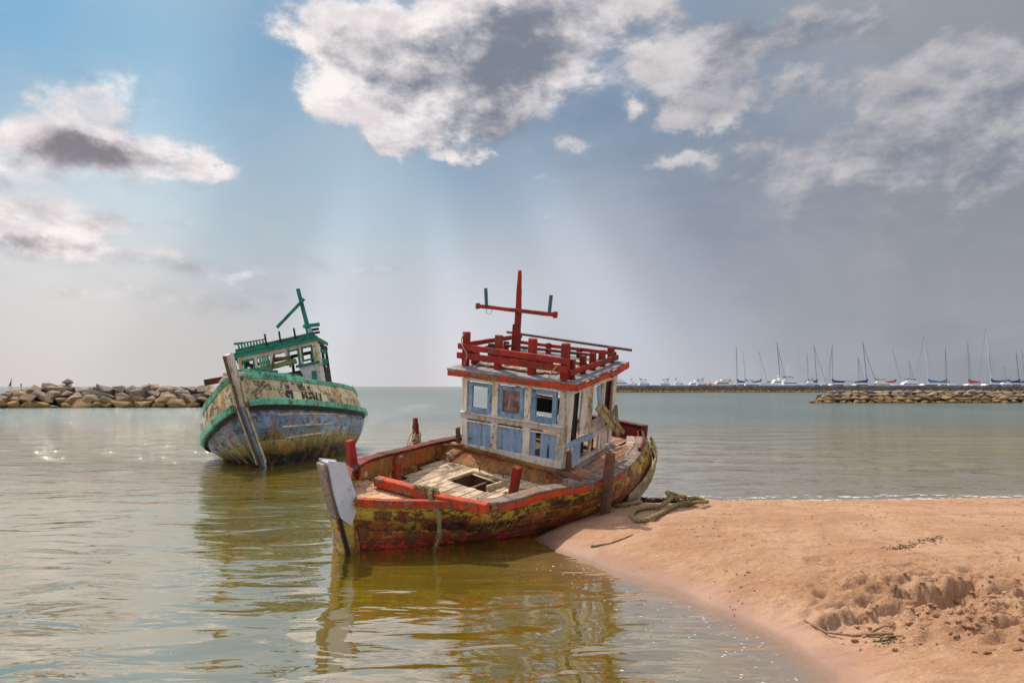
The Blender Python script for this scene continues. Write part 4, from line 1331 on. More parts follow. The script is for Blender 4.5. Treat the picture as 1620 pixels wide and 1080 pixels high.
def f2(q):
    V = lambda y, z0, z1, w_, dy=0: q.beam((0, y, z0), (0, y + dy, z1), .07, w_, up=(0, 1, 0), seg=6)
    V(-1.28, 3.0, 4.22, .12, -.10); V(-.80, 3.55, 4.2, .12); V(-.22, 3.55, 4.2, .13); V(.32, 3.55, 4.2, .09); V(.835, 3.45, 4.2, .10); V(1.36, 2.75, 4.2, .20, .02); V(1.52, 2.62, 4.1, .12, -.06)
    q.beam((0, -1.42, 4.15), (0, 1.46, 4.15), .08, .16)
    q.beam((.0, -1.3, 3.60), (.0, .05, 3.60), .08, .12)


c2b('cabin_front', M['white'], f2, 260)


for (yc, hw, z0, z1) in ((1.07, .205, 3.56, 4.10), (.58, .20, 3.46, 4.07), (-1.04, .20, 3.62, 4.06)):
    def g2(q, yc=yc, hw=hw, z0=z0, z1=z1):
        for s in (-1, 1):
            q.beam((.03, yc + s * (hw - .03), z0), (.03, yc + s * (hw - .03), z1), .05, .06, up=(0, 1, 0))
        q.beam((.03, yc - hw, z1 - .03), (.03, yc + hw, z1 - .03), .05, .06)
        if yc > 1: q.beam((.03, yc - hw, z0 + .03), (.03, yc + hw, z0 + .03), .05, .07)
    c2b('window_frame', M['green_dark'], g2, 261)
c2b('ledge', M['green_dark'], lambda q: q.beam((.06, .62, 3.43), (.06, 1.46, 3.43), .10, .08), 2611)
c2b('slatted_shutter', M['green'], lambda q: [q.beam((.02, -.62 + k * .092, 3.66), (.02, -.64 + k * .092, 4.05), .03, .075, up=(0, 1, 0)) for k in range(4)], 262)
c2b('wall_panel', M['pale_wall'], lambda q: [q.slab([(-.01, .68, 3.40), (-.01, 1.36, 3.40), (-.01, 1.42, 2.70), (-.01, .92, 2.80)], .04, (1, 0, 0))], 263)
c2b('wall_panel', M['pale_wall'], lambda q: [q.beam((.02, .36, 4.15), (.10, .52, 3.55), .02, .10, up=(1, 0, 0))], 264)
q = MB(seed=265); q.beam((.62, -1.0, 3.56), (.60, .72, 3.66), .10, .17, j=.012); q.build('fallen_beam', M['green_moss'], b2, .01)
q = MB(seed=266); q.beam((.66, -.05, 3.86), (.66, .55, 3.80), .06, .10); q.beam((.7, -.18, 3.4), (.66, -.02, 4.0), .05, .10, up=(1, 0, 0)); q.each('broken_board', M['brown_wood'], b2, .006)
q = MB(seed=267); q.beam((.7, -.25, 3.30), (.6, .80, 3.10), .08, .16, j=.012); q.beam((1.1, -.6, 3.1), (.9, .2, 3.22), .06, .10); q.each('broken_board', M['green_dark'], b2, .006)
q = MB(seed=268); q.beam((.42, 1.22, 2.92), (.42, 1.24, 3.22), .04, .17, up=(0, 1, 0)); q.build('green_board', M['green_dark'], b2, .008)
# side and rear of the cabin
q = MB(seed=269)
for x_ in (-.4, -.95):
    q.beam((x_, 1.44, 2.5), (x_, 1.42, 4.25), .08, .10, up=(1, 0, 0)); q.beam((x_, -1.44, 2.3), (x_, -1.44, 4.1), .08, .10, up=(1, 0, 0))
for y_ in (-.8, .1, .85): q.beam((-1.0, y_, 2.5), (-1.0, y_, 4.2), .08, .09, up=(0, 1, 0))
q.beam((.34, 1.44, 4.22), (-1.0, 1.44, 4.28), .07, .14); q.beam((.34, -1.44, 4.08), (-1.0, -1.44, 4.12), .07, .14); q.beam((-1.0, -1.44, 4.14), (-1.0, 1.44, 4.26), .07, .12)
for k in range(4):
    q.beam((.3, 1.46, 2.75 + k * .2), (-.95, 1.46, 2.8 + k * .2), .03, .19); q.beam((.3, -1.45, 2.6 + k * .27), (-.95, -1.45, 2.6 + k * .27), .03, .26)
q.beam((-1.0, -1.4, 2.9), (-1.0, .1, 2.95), .03, .8)
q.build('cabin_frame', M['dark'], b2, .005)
q = MB(seed=270)
for (z_, l_) in ((3.95, .25), (3.62, .30), (3.5, .18)): q.beam((.3, 1.50, z_), (.3 - l_, 1.66, z_ - .05), .04, .14)
q.each('side_board', M['green_dark'], b2, .005)
# roof
q = MB(seed=271)
for k in range(14):
    y0 = -1.56 + k * .218
    q.beam((.50, y0 + .11, 4.305 + .035 * (y0 + 1.2)), (-.9, y0 + .11, 4.36 + .035 * (y0 + 1.2)), .215, .03, j=.008)
r2 = q.build('roof', M['grey_wood'], b2, .004)
q = MB(seed=272)
q.beam((.54, -1.56, 4.225), (.54, 1.53, 4.345), .05, .13, seg=14, j=.006); q.beam((.57, -1.56, 4.31), (.57, 1.55, 4.425), .05, .05, seg=14, j=.008)
q.beam((.5, 1.52, 4.36), (-.9, 1.52, 4.42), .05, .12); q.beam((.5, -1.58, 4.22), (-1.15, -1.58, 4.28), .05, .12)
q.build('roof_trim', M['green_dark'], r2, .006)
q = MB(seed=273); q.beam((.28, -1.50, 4.42), (.28, -.38, 4.48), .05, .24, seg=6); q.beam((.26, -.40, 4.50), (.26, 1.40, 4.585), .05, .19, seg=8); q.build('roof_rail', M['green_dark'], b2, .006)
q = MB(seed=274)
for k in range(9): q.beam((.24, -1.36 + k * .108, 4.50), (.24, -1.40 + k * .112, 4.70), .035, .05, up=(0, 1, 0))
q.beam((.24, -1.54, 4.76), (.24, -1.2, 4.74), .08, .07); q.beam((.24, -1.2, 4.74), (.24, -.42, 4.735), .07, .04, seg=6)
q.build('roof_grille', M['green_dark'], b2, .005)
q = MB(seed=2741); q.slab([(-.25, -1.38, 2.4), (-.25, 1.30, 2.5), (-.25, 1.30, 3.50), (-.25, -1.38, 3.42)], .04, (1, 0, 0)); q.build('interior_shade_sheet', M['dark'], b2)  # dark sheet added as painted shade inside the lower cabin
q = MB(seed=2742); q.beam((.6, -1.30, 3.62), (.62, -.55, 3.48), .05, .22, j=.02); q.build('bulwark', M['green'], b2, .006)
for k, (y_, z0, z1) in enumerate(((-.355, 4.36, 4.90), (.165, 4.44, 4.91), (.71, 4.45, 4.93))):
    q = MB(seed=275 + k); q.beam((.34, y_, z0), (.34, y_ - .02, z1), .055, .07, up=(1, 0, 0)); q.build('rail_post', M['dark'], b2, .005)
q = MB(seed=280)
q.beam((.04, 1.16, 4.36), (.04, 1.10, 5.05), .12, .16, up=(0, 1, 0), seg=4); q.beam((.04, 1.10, 5.05), (.04, .93, 6.47), .11, .145, up=(0, 1, 0), seg=8, taper=.85)
m2_ = q.build('mast', M['green_dark'], b2, .01)
q = MB(seed=281); q.beam((.12, .02, 5.12), (.12, 1.14, 6.02), .07, .10, up=(0, 1, 0), seg=8); q.build('brace', M['green_dark'], m2_, .006)
q = MB(seed=282); q.beam((.14, .98, 4.98), (.14, 1.58, 4.95), .07, .13); q.build('crosspiece', M['green_dark'], m2_, .006)
q = MB(seed=283); q.beam((.16, 1.24, 4.60), (.16, 1.20, 4.86), .12, .17, up=(0, 1, 0)); q.build('lamp_box', M['blue'], b2, .01)
q = MB(seed=284); q.beam((.14, 1.30, 4.80), (.14, 1.53, 4.79), .08, .08); q.beam((.14, 1.32, 4.67), (.14, 1.55, 4.66), .08, .07); q.each('bracket', M['dark'], b2, .005)
q = MB(seed=285); q.tube([(-3.5, 1.75, 2.86), (-3.3, 1.70, 3.12), (-4.2, 1.6, 2.95)], .025, 6); q.tube([(-3.3, 1.7, 3.12), (-3.0, 1.75, 2.88)], .025, 6); q.build('stern_bracket', M['ochre_batten'], b2)

# name painted on the port bow, worn; Thai letters
pl = lambda x0, f: on_hull(P2[0], P2[1], x0, f, off=.022, tlen=.80)
lettering('ๆ. หอน', .66, pl(3.30, .95), .32, .012).build('lettering', M['black'], b2)
lettering('ษ   ั้  โท๊ะ ๆ', .30, pl(3.1, .42), .2, .006).build('lettering', M['black'], b2)
lettering('โชค', .30, pl(.95, .85), .1).build('lettering', M['faded_letter'], b2)
pls = lambda u, v: Q2[0][13].lerp(Q2[0][22], u).lerp(Q2[1][13].lerp(Q2[1][22], u), .6 - v) + Vector((.02, -.03, 0))
lettering('ถ ท ๓', .55, pls, .2, 0).build('lettering', M['faded_letter'], b2)

# ------------------------------------------------------------------ breakwaters of loose boulders
m, t, b = new_mat('boulder_stone')
tcn = t.node('ShaderNodeTexCoord').outputs['Object']
gp = t.node('ShaderNodeNewGeometry').outputs['Position']
oi = t.node('ShaderNodeObjectInfo').outputs['Random']
n1 = t.noise(gp, 1.3, 7, .65); n2 = t.noise(gp, 7, 5, .7)
stone = t.ramp(oi, [(0, (.14, .12, .105)), (.3, (.24, .185, .13)), (.55, (.33, .23, .13)), (.78, (.19, .165, .145)), (1, (.36, .24, .11))])
stone = t.mix(t.ss(n1, .35, .7, 0, .5), stone, (.20, .14, .09))
stone = t.mix(t.ss(n2, .50, .68, 0, .7), stone, (.07, .055, .045))
z_ = t.math('ADD', t.node('ShaderNodeSeparateXYZ', None, {0: gp}).outputs[2], t.math('MULTIPLY', t.math('SUBTRACT', n1, .5), 1.2))
tide = t.ss(z_, .55, 1.35, 1, 0)
stone = t.mix(t.math('MULTIPLY', tide, .75), stone, t.mix(oi, (.32, .16, .025), (.20, .12, .02)))
stone = t.mix(t.ss(z_, .05, .35, .8, 0), stone, (.05, .04, .02))
t.set(b.inputs['Base Color'], stone); b.inputs['Roughness'].default_value = .85
bp = t.node('ShaderNodeBump', None, {'Strength': .8, 'Distance': .12, 'Height': t.math('ADD', n1, t.math('MULTIPLY', n2, .4))})
t.l.new(bp.outputs[0], b.inputs['Normal'])
M['stone'] = m
M['core'] = plain('dark_core_rubble', (.035, .03, .025), .95, scale=1.2)  # near-black body filling the gaps between boulders


def rock_mesh(seed):
    g = random.Random(seed)
    bm = bmesh.new()
    for _ in range(g.randint(12, 15)):
        v = Vector((g.gauss(0, 1), g.gauss(0, 1), g.gauss(0, 1))).normalized()
        bm.verts.new((v.x * 1.0, v.y * .8, v.z * (.62 if v.z > 0 else .5)))
    r = bmesh.ops.convex_hull(bm, input=bm.verts)
    bmesh.ops.delete(bm, geom=[e for e in r['geom_interior'] if isinstance(e, bmesh.types.BMVert)], context='VERTS')
    bmesh.ops.dissolve_limit(bm, angle_limit=.25, verts=bm.verts, edges=bm.edges)
    bmesh.ops.bevel(bm, geom=list(bm.edges), offset=.035, segments=1, affect='EDGES', profile=.5)
    me = bpy.data.meshes.new('boulder'); bm.to_mesh(me); bm.free()
    me.materials.append(M['stone'])
    return me


ROCKS = [rock_mesh(s) for s in range(300, 316)]


def boulder(x, y, z, sx, sy, sz, g, label, group):
    o = bpy.data.objects.new('boulder', g.choice(ROCKS)); COL.objects.link(o)
    o.location = (x, y, z); o.scale = (sx, sy, sz)
    o.rotation_euler = (g.uniform(-.35, .1), g.uniform(-.22, .22), g.uniform(-.5, .5) + (math.pi if g.random() < .5 else 0))
    return tag(o, label, 'boulder', group)


def ordinal(n):
    return '%d%s' % (n, 'th' if 10 <= n % 100 <= 20 else {1: 'st', 2: 'nd', 3: 'rd'}.get(n % 10, 'th'))


def lab_of(w, n, course, side_):
    size = 'large' if w > 1.3 else ('small' if w < .9 else 'medium')
    return '%s boulder, %s from the left in the %s of the %s breakwater' % (size, ordinal(n), course, side_)


g = random.Random(41)
for r, (z, dy, lab) in enumerate(((0.20, 0.0, 'waterline course'), (.85, .75, 'second course'), (1.45, 1.5, 'middle course'), (1.98, 2.3, 'top course'), (2.12, 3.3, 'skyline crest'))):
    x = -61.0 + r * .4; n = 0
    while x < -29.5:
        w = g.choice((.8, 1.0, 1.25, 1.5, 1.1)) * (1.0 if r < 4 else .8)
        n += 1
        cz = min(1, (-28.5 - x) / 4 + .3)
        yb = 79.6 + (x + 60) * .10
        boulder(x + w * .8, yb + dy + g.uniform(-.2, .2), (z + g.uniform(-.12, .12)) * cz, w * 1.12, w * .95, w * g.uniform(.75, 1.05), g, lab_of(w, n, lab, 'left'), 'boulders of the left breakwater')
        x += w * 1.50
boulder(-53.9, 83.0, 3.05, .85, .7, .65, g, 'dark boulder perched alone on top of the left breakwater', None)
core = MB(seed=1)
prism(core, [(80.9, -1.5), (82.4, .8), (84.2, 1.9), (89, 1.9), (93, -1.5)], 0, 1)
core.v = [(-61.5 + p[1] * 32.5, p[0] + (-.9 if p[1] < .5 else 3.2), p[2]) for p in core.v]
tag(core.build('breakwater_core', M['core']), kind='structure')

g = random.Random(43)
for r, (z, dy, lab) in enumerate(((0.08, 0.0, 'waterline course'), (.62, .65, 'second course'), (1.10, 1.3, 'third course'), (1.50, 2.1, 'top course'))):
    x = 44.9 + r * 1.2; n = 0
    while x < 80:
        w = g.choice((.65, .8, 1.0, .85)); n += 1
        cz = min(1.0, (x - 44.5) / 4.5 + .2)
        boulder(x + w, 104 + dy + g.uniform(-.2, .2), (z + g.uniform(-.1, .1)) * cz, w * 1.15, w * 1.0, w * g.uniform(.65, .9), g, lab_of(w * 1.35, n, lab, 'right'), 'boulders of the right breakwater')
        x += w * 1.66
core = MB(seed=2); prism(core, [(104.6, -1.5), (105.8, .4), (107.2, 1.1), (112, 1.1), (115, -1.5)], 50.0, 84)
core.v = [(p[1], p[0], p[2]) for p in core.v]
tag(core.build('breakwater_core', M['core']), kind='structure')

# far harbour wall with its rubble foot
far = MB(seed=330)
g = random.Random(45)
base_me = [(tuple(v.co), ) for v in ROCKS[0].vertices]
for k in range(520):
    me = ROCKS[k % 8]
    x = 40 + (k % 260) * .84 + g.uniform(-.3, .3); rr = k // 260
    s_ = g.uniform(.75, 1.15)
    a_ = g.uniform(0, 6.28); ca, sa = math.cos(a_), math.sin(a_)
    vs = [(x + (v.co.x * ca - v.co.y * sa) * s_, 300 + rr * 1.3 + (v.co.x * sa + v.co.y * ca) * s_, .25 + rr * .85 + v.co.z * s_) for v in me.vertices]
    far.add(vs, [list(p.vertices) for p in me.polygons])
tag(far.build('rubble', M['stone']), 'pale rubble foot along the far harbour wall', 'rubble', kind='stuff')
M['concrete'] = plain('grey_concrete', (.22, .215, .21), .9, scale=.4, var=.2)
wl = MB(seed=331)
for k in range(22):
    x0 = 38 + k * 10
    wl.beam((x0, 303.2, .7), (x0 + 9.96, 303.2, .7), 3.2, 2.9, seg=1, j=.0)
    wl.beam((x0, 302.9, 2.55), (x0 + 9.97, 302.9, 2.55), 3.4, .8, seg=1, j=.0)
tag(wl.build('harbour_wall', M['concrete']), 'long low grey concrete harbour wall in front of the marina', 'sea wall')

# ------------------------------------------------------------------ marina
M['gel'] = plain('white_gelcoat', (.72, .72, .72), .35, var=.06, scale=.3)
M['cream_gel'] = plain('cream_gelcoat', (.62, .56, .46), .4, var=.06, scale=.3)
M['tint'] = plain('tinted_boat_glass', (.02, .025, .03), .2)
M['canvas_navy'] = plain('navy_canvas', (.02, .035, .16), .8)
M['canvas_blue'] = plain('blue_canvas', (.03, .13, .35), .8)
M['canvas_red'] = plain('red_canvas', (.42, .03, .05), .8)
M['canvas_grey'] = plain('grey_canvas', (.12, .125, .13), .8)
M['mast_dark'] = plain('dark_mast_alloy', (.14, .15, .16), .5)
M['mast_white'] = plain('white_mast_alloy', (.66, .67, .68), .4)
M['mast_grey'] = plain('grey_mast_alloy', (.24, .245, .26), .5)
M['hull_blue'] = plain('pale_blue_gelcoat', (.12, .30, .45), .4, var=.06, scale=.3)
M['orange'] = plain('orange_buoy', (.7, .16, .03), .5)


def boat_hull(L, bw, fb, name, mat, parent, rake=.12):
    q = MB()
    n = 14
    rows = []
    for k in range(n + 1):
        s_ = k / n
        x = L * (.5 - s_)
        w = bw / 2 * (1 - (max(0, .5 - s_) / .5) ** 2.2) * (1 - .12 * s_)
        w = max(w, .03)
        z = fb * (1 + .28 * (1 - s_) ** 2)
        xx = x + rake * L * max(0, .5 - s_) * .6
        rows.append(((xx, w, z), (x, w * .82, .12), (x - .01, .0 if k else 0.0, -.45), (xx, -w, z), (x, -w * .82, .12)))
    vs, fs = [], []
    for r in rows: vs += [r[0], r[1], r[2], r[4], r[3]]
    for k in range(n):
        o = k * 5
        for a_ in range(4): fs.append([o + a_, o + a_ + 1, o + 5 + a_ + 1, o + 5 + a_])
        fs.append([o + 4, o, o + 5, o + 9])
    fs.append([n * 5 + a_ for a_ in range(5)])
    q.add(vs, fs)
    return q.build(name, mat, parent)


def deckhouse(q, x0, x1, w, z0, z1, slope=.5, r=.5):
    q.add([(x0, -w / 2, z0), (x1, -w / 2, z0), (x1, w / 2, z0), (x0, w / 2, z0), (x0 + .1, -w / 2 + .2, z1), (x1 - slope, -w / 2 + .2, z1), (x1 - slope, w / 2 - .2, z1), (x0 + .1, w / 2 - .2, z1)],
          [[0, 3, 2, 1], [4, 5, 6, 7], [0, 1, 5, 4], [1, 2, 6, 5], [2, 3, 7, 6], [3, 0, 4, 7]], r)


MX = lambda px, Y: (px - 810) / 1080.0 * Y
MZ = lambda py, Y: 2.5 + (611 - py) / 1080.0 * Y


def sailboat(px, py, Y, lean, L, label, mast='mast_grey', cover='canvas_navy', hullm='gel', flip=False, back=None, fore=None, mt=.24, yaw=.0, canopy=None):
    top = MZ(py, Y); L = L * 1.25
    r = tag(empty('sailboat', Matrix.Translation((MX(px, Y), Y, 0)) @ Matrix.Rotation((math.pi if flip else 0) + yaw, 4, 'Z')), label, 'sailboat', 'boats moored in the marina')
    sgn = -1 if flip else 1
    boat_hull(L, L * .3, 2.35, 'hull', M[hullm], r)
    q = MB(); deckhouse(q, -L * .22, L * .22, L * .18, 2.4, 3.7, 1.2); ch_ = q.build('cabin', M['gel'], r)
    q = MB()
    for s in (-1, 1): q.slab([(-L * .18, s * (L * .09 - .03), 2.8), (L * .14, s * (L * .09 - .03), 2.8), (L * .11, s * (L * .09 - .12), 3.35), (-L * .18, s * (L * .09 - .12), 3.35)], .04, (0, s, .2))
    q.build('cabin_glass', M['tint'], ch_)
    ln = lean * Y / 1080.0 * sgn
    mx0 = L * .06 + ln
    q = MB(); q.tube([(mx0, 0, 2.0), ((mx0 + L * .06) / 2, 0, top / 2), (L * .06, 0, top)], [mt / 2, mt / 2, mt * .38], 8)
    mo_ = q.build('mast', M[mast], r)
    q = MB()
    for f in (.48, .74): q.beam((mx0 + (L * .06 - mx0) * f, -1.1, 2 + (top - 2) * f), (mx0 + (L * .06 - mx0) * f, 1.1, 2 + (top - 2) * f), .10, .06, seg=1)
    for s in (-1, 1): q.tube([(mx0, s * L * .13, 1.5), (mx0, s * 1.1, 2 + (top - 2) * .5), (L * .06, 0, top - .3)], .025, 4)
    q.build('rigging', M['mast_dark'], mo_)
    q = MB(); q.tube([(mx0 - .1, 0, 4.3), (mx0 - L * .36, 0, 4.45)], .11, 6); q.build('boom', M[mast], r)
    if cover:
        q = MB(); q.tube([(mx0 - .05, 0, 5.9), (mx0 - .7, 0, 5.0), (mx0 - L * .2, 0, 4.75), (mx0 - L * .36, 0, 4.6)], [.5, .55, .45, .25], 8); q.build('sail_cover', M[cover], r)
    if canopy:
        q = MB(); q.slab([(-L * .42, -L * .12, 5.0), (-L * .05, -L * .12, 5.15), (-L * .05, L * .12, 5.15), (-L * .42, L * .12, 5.0)], .14, (0, 0, 1))
        for (a_, c_) in ((-L * .41, -L * .11), (-L * .41, L * .11), (-L * .13, -L * .11), (-L * .13, L * .11)): q.beam((a_, c_, 2.4), (a_, c_, 5.0), .07, .07, up=(1, 0, 0), seg=1)
        q.build('canopy', M[canopy], r)
    for nm, st_, th in (('forestay', fore, .15), ('backstay', back, .05)):
        if st_ is not None:
            dx = st_ * Y / 1080.0 * sgn
            q = MB(); q.tube([(L * .06, 0, top - (top * .03)), (L * .06 + dx * .55, 0, top * .48), (L * .06 + dx, 0, 1.7)], th / 2 if isinstance(th, float) else .06, 6); q.build(nm, M['mast_dark'] if mast != 'mast_white' else M['mast_grey'], r)
    return r


# px of the masthead, py of the masthead, distance, lean of the foot, hull length
SB = [
    (1168.4, 548, 330, 0, 11, 'sailboat with a slim dark mast and bright blue sail cover, leftmost mast of the marina', 'mast_dark', 'canvas_blue', 'gel', True, -14, None, .22),
    (1174, 559, 360, 3, 9, 'small sailboat with a short thin grey mast behind the leftmost masts', 'mast_grey', None, 'gel', False, None, None, .14),
    (1198, 552, 330, 3, 11, 'sailboat with a white mast standing alone between the leftmost mast and the tall dark one', 'mast_white', 'canvas_grey', 'gel', False, None, 15, .24),
    (1226.5, 542, 325, 4.5, 14, 'big sailboat with a tall dark mast beside the radar yacht', 'mast_dark', 'canvas_grey', 'gel', False, None, 15, .30),
    (1260, 546, 370, 2, 11, 'sailboat with a pale faint mast right of the tall dark mast and radar yacht', 'mast_white', None, 'gel', False, None, None, .16),
    (1280, 559, 340, 0, 10, 'sailboat with a short mast and long stay running down to its left', 'mast_grey', 'canvas_grey', 'gel', True, -11, None, .16),
    (1285, 546, 325, 4, 13, 'sailboat with a dark leaning mast and pale blue hull above the breakwater tip', 'mast_dark', 'canvas_grey', 'hull_blue', False, None, 20, .24),
    (1306, 540, 380, 1, 12, 'sailboat with a very faint pale mast just left of the navy canopy catamaran', 'mast_white', None, 'gel', False, None, None, .18),
    (1321, 545, 330, -2, 13, 'catamaran-like sailboat with a navy canopy and stays sloping down left', 'mast_grey', 'canvas_navy', 'gel', True, -14, -10, .20, 0, 'canvas_navy'),
    (1355.5, 562.5, 345, 1, 9, 'small sailboat with a short dark mast left of the navy sail cover', 'mast_dark', None, 'gel', False, None, 10, .2),
    (1362.5, 540, 322, 6, 13, 'sailboat with a dark leaning mast and bulky navy sail cover', 'mast_dark', 'canvas_navy', 'gel', False, 22, 21, .28),
    (1408.5, 545, 335, 5, 12, 'sailboat with a white leaning mast between two red canopies', 'mast_white', 'canvas_red', 'gel', False, None, 16, .24),
    (1436, 569, 345, 3, 9, 'small sailboat with the short grey mast behind the grey canopy boat', 'mast_grey', None, 'gel', False, None, 11, .18),
    (1467, 528, 322, 4, 14, 'sailboat with a tall white mast and thick furled forestay sloping down left', 'mast_white', 'canvas_blue', 'gel', True, -10, -19, .30),
    (1493.6, 550, 330, 0, 11, 'sailboat with one plain vertical dark mast and black deck tender', 'mast_dark', 'canvas_grey', 'gel', False, None, None, .26),
    (1536, 539, 330, -2, 12, 'sailboat with a grey mast left of the crimson cover', 'mast_grey', 'canvas_red', 'gel', True, -17, None, .26),
    (1532, 558, 360, 2, 9, 'small sailboat with a thin mast hidden close behind the grey mast', 'mast_grey', None, 'gel', False, None, None, .14),
    (1566, 516, 318, 4.5, 15, 'largest sailboat with the tallest white mast in the marina', 'mast_white', 'canvas_navy', 'gel', True, None, -17, .34),
    (1563.7, 560, 345, 0, 9, 'small sailboat with a dark mast just left of the tallest mast', 'mast_dark', None, 'gel', False, None, None, .22),
    (1587.5, 577, 350, -1, 8, 'smallest sailboat with a faint short mast right of the tallest mast', 'mast_grey', None, 'gel', False, None, None, .14),
    (1605, 555.6, 325, 4, 12, 'sailboat with a dark mast and blue canopy near the right edge', 'mast_dark', 'canvas_navy', 'hull_blue', False, None, None, .28, 0, 'canvas_blue'),
    (1614.7, 550, 350, 4, 11, 'sailboat with a grey mast at the right edge of the photo', 'mast_grey', 'canvas_grey', 'gel', False, None, None, .2)]
for a_ in SB:
    px_, py_, Y_, ln_, L_, lab_, ma_, cv_, hm_, fl_, bk_, fr_, mt_ = a_[:13]
    sailboat(px_, py_, Y_, ln_, L_ * 1.05, lab_, ma_, cv_, hm_, fl_, bk_, fr_, mt_, canopy=(a_[14] if len(a_) > 14 else None))


def yacht(px, Y, L, label, hullm='gel', roof=None, radar=0, tall=1.0, flip=False, awn=None):
    tall = tall * 1.62; L = L * 1.12
    r = tag(empty('motor_yacht', Matrix.Translation((MX(px, Y), Y, 0)) @ Matrix.Rotation(math.pi if flip else 0, 4, 'Z')), label, 'motor yacht', 'boats moored in the marina')
    boat_hull(L, L * .28, 2.1 * tall, 'hull', M[hullm], r, .2)
    z = 2.1 * tall
    q = MB(); deckhouse(q, -L * .36, L * .22, L * .22, z, z + 1.25 * tall, 1.8); deckhouse(q, -L * .30, L * .02, L * .19, z + 1.252 * tall, z + 1.75 * tall, .8)
    cb_ = q.build('cabin', M['gel' if hullm != 'cream_gel' else 'cream_gel'], r)
    q = MB()
    for s in (-1, 1): q.slab([(-L * .32, s * (L * .11 - .05), z + .4 * tall), (L * .15, s * (L * .11 - .05), z + .4 * tall), (L * .11, s * (L * .11 - .17), z + .95 * tall), (-L * .32, s * (L * .11 - .17), z + .95 * tall)], .05, (0, s, .2))
    q.build('window_band', M['tint'], cb_)
    if roof:
        q = MB(); zt = z + 2.35 * tall; q.slab([(-L * .3, -L * .09, zt), (L * .02, -L * .09, zt + .1), (L * .02, L * .09, zt + .1), (-L * .3, L * .09, zt)], .22, (0, 0, 1))
        for (a_, c_) in ((-L * .28, -L * .08), (-L * .28, L * .08), (.0, -L * .08), (0, L * .08)): q.beam((a_, c_, z + 1.7 * tall), (a_, c_, zt), .09, .09, up=(1, 0, 0), seg=1)
        q.build('canopy', M[roof], r)
    if awn:
        q = MB(); q.slab([(-L * .5, -L * .11, z + 1.1), (-L * .36, -L * .11, z + 1.2), (-L * .36, L * .11, z + 1.2), (-L * .5, L * .11, z + 1.1)], .14, (0, 0, 1)); q.build('awning', M[awn], r)
    q = MB(); zb = z + 1.7 * tall
    q.beam((-L * .26, 0, zb), (-L * .28, 0, zb + 1.2 + radar), .12, .12, up=(1, 0, 0), seg=1)
    for k in range(1 + int(radar)):
        q.beam((-L * .28 - .8, 0, zb + 1.1 + k * .9), (-L * .28 + .8, 0, zb + 1.15 + k * .9), .25, .16, seg=1)
        q.beam((-L * .28, -.9, zb + .8 + k * .9), (-L * .28, .9, zb + .8 + k * .9), .2, .12, seg=1)
    q.tube([(-L * .3, .4, zb), (-L * .33, .4, zb + 3.0 + radar)], .04, 4)
    q.build('radar_mast', M['gel'] if radar else M['canvas_grey'], r)


for a_ in ((985, 322, 9.5, 'white motor yacht with a rounded cabin, first left beside the wheelhouse roof', 'gel', None, 0, .95, False, None),
           (1004, 340, 5.5, 'small low white motorboat between the first two yachts', 'gel', None, 0, .8, False, None),
           (1022, 322, 8.5, 'white motor yacht with a dark upper window band, second from the left', 'gel', 'canvas_grey', 0, .8, False, None),
           (1048, 322, 8.0, 'white motor yacht with a dark navy flybridge canopy, third from the left', 'gel', 'canvas_navy', 0, .8, True, None),
           (1076, 345, 7.0, 'small white cruiser with low cabin left of the long yacht', 'gel', None, 0, .85, False, None),
           (1098, 330, 13, 'long low white motor yacht before the cream cabined one', 'gel', None, 0, .85, True, None),
           (1112, 322, 7.5, 'white motorboat with a dark grey canopy tight against the cream yacht', 'gel', 'canvas_grey', 0, .75, False, None),
           (1140, 328, 14, 'cream motor yacht with a long window band and tilted radar arch', 'cream_gel', None, 1.0, .95, True, None),
           (1160, 322, 5.5, 'white runabout with a red flag colour awning left of the blue sail cover', 'gel', None, 0, .7, False, 'canvas_red'),
           (1189, 322, 8.5, 'white motorboat with a dark canopy left of the white mast', 'gel', 'canvas_grey', 0, .75, False, None),
           (1231, 322, 15, 'tall white yacht with a cluttered radar mast', 'gel', 'gel', 4.0, 1.05, True, None),
           (1252, 318, 11, 'motor yacht under a broad dark grey canopy', 'gel', 'canvas_grey', 0, .95, False, None),
           (1276, 322, 8, 'small white motorboat before the pale blue sailboat', 'gel', None, 0, .8, True, None),
           (1398, 320, 11, 'white motor yacht with a red flybridge canopy', 'gel', 'canvas_red', 0, .8, False, 'canvas_red'),
           (1433, 322, 12, 'white motor yacht with a wide grey canopy left of the tall white mast', 'gel', 'canvas_grey', .5, .85, True, None),
           (1508, 325, 8, 'low motorboat with a black cover beside the plain dark mast', 'gel', None, 0, .6, False, 'canvas_grey'),
           (1546, 316, 10, 'motorboat with a long crimson cover', 'gel', 'canvas_red', 0, .55, False, 'canvas_red'),
           (1585, 322, 9, 'motorboat with a navy canopy between the tallest mast and the right edge', 'hull_blue', 'canvas_navy', 0, .75, True, None)):
    yacht(*a_)
q = MB(); q.tube([(0, 0, 1.5), (0, 0, 2.2), (0, 0, 3.6), (0, 0, 4.2)], [.5, .9, .9, .4], 12); q.tube([(0, 0, 4.1), (0, 0, 5.0)], .1, 6)
o = q.build('marker_buoy', M['orange'], matrix=Matrix.Translation((MX(1122, 315), 315, 0))); tag(o, 'small orange buoy behind the harbour wall by the cream yacht', 'buoy')
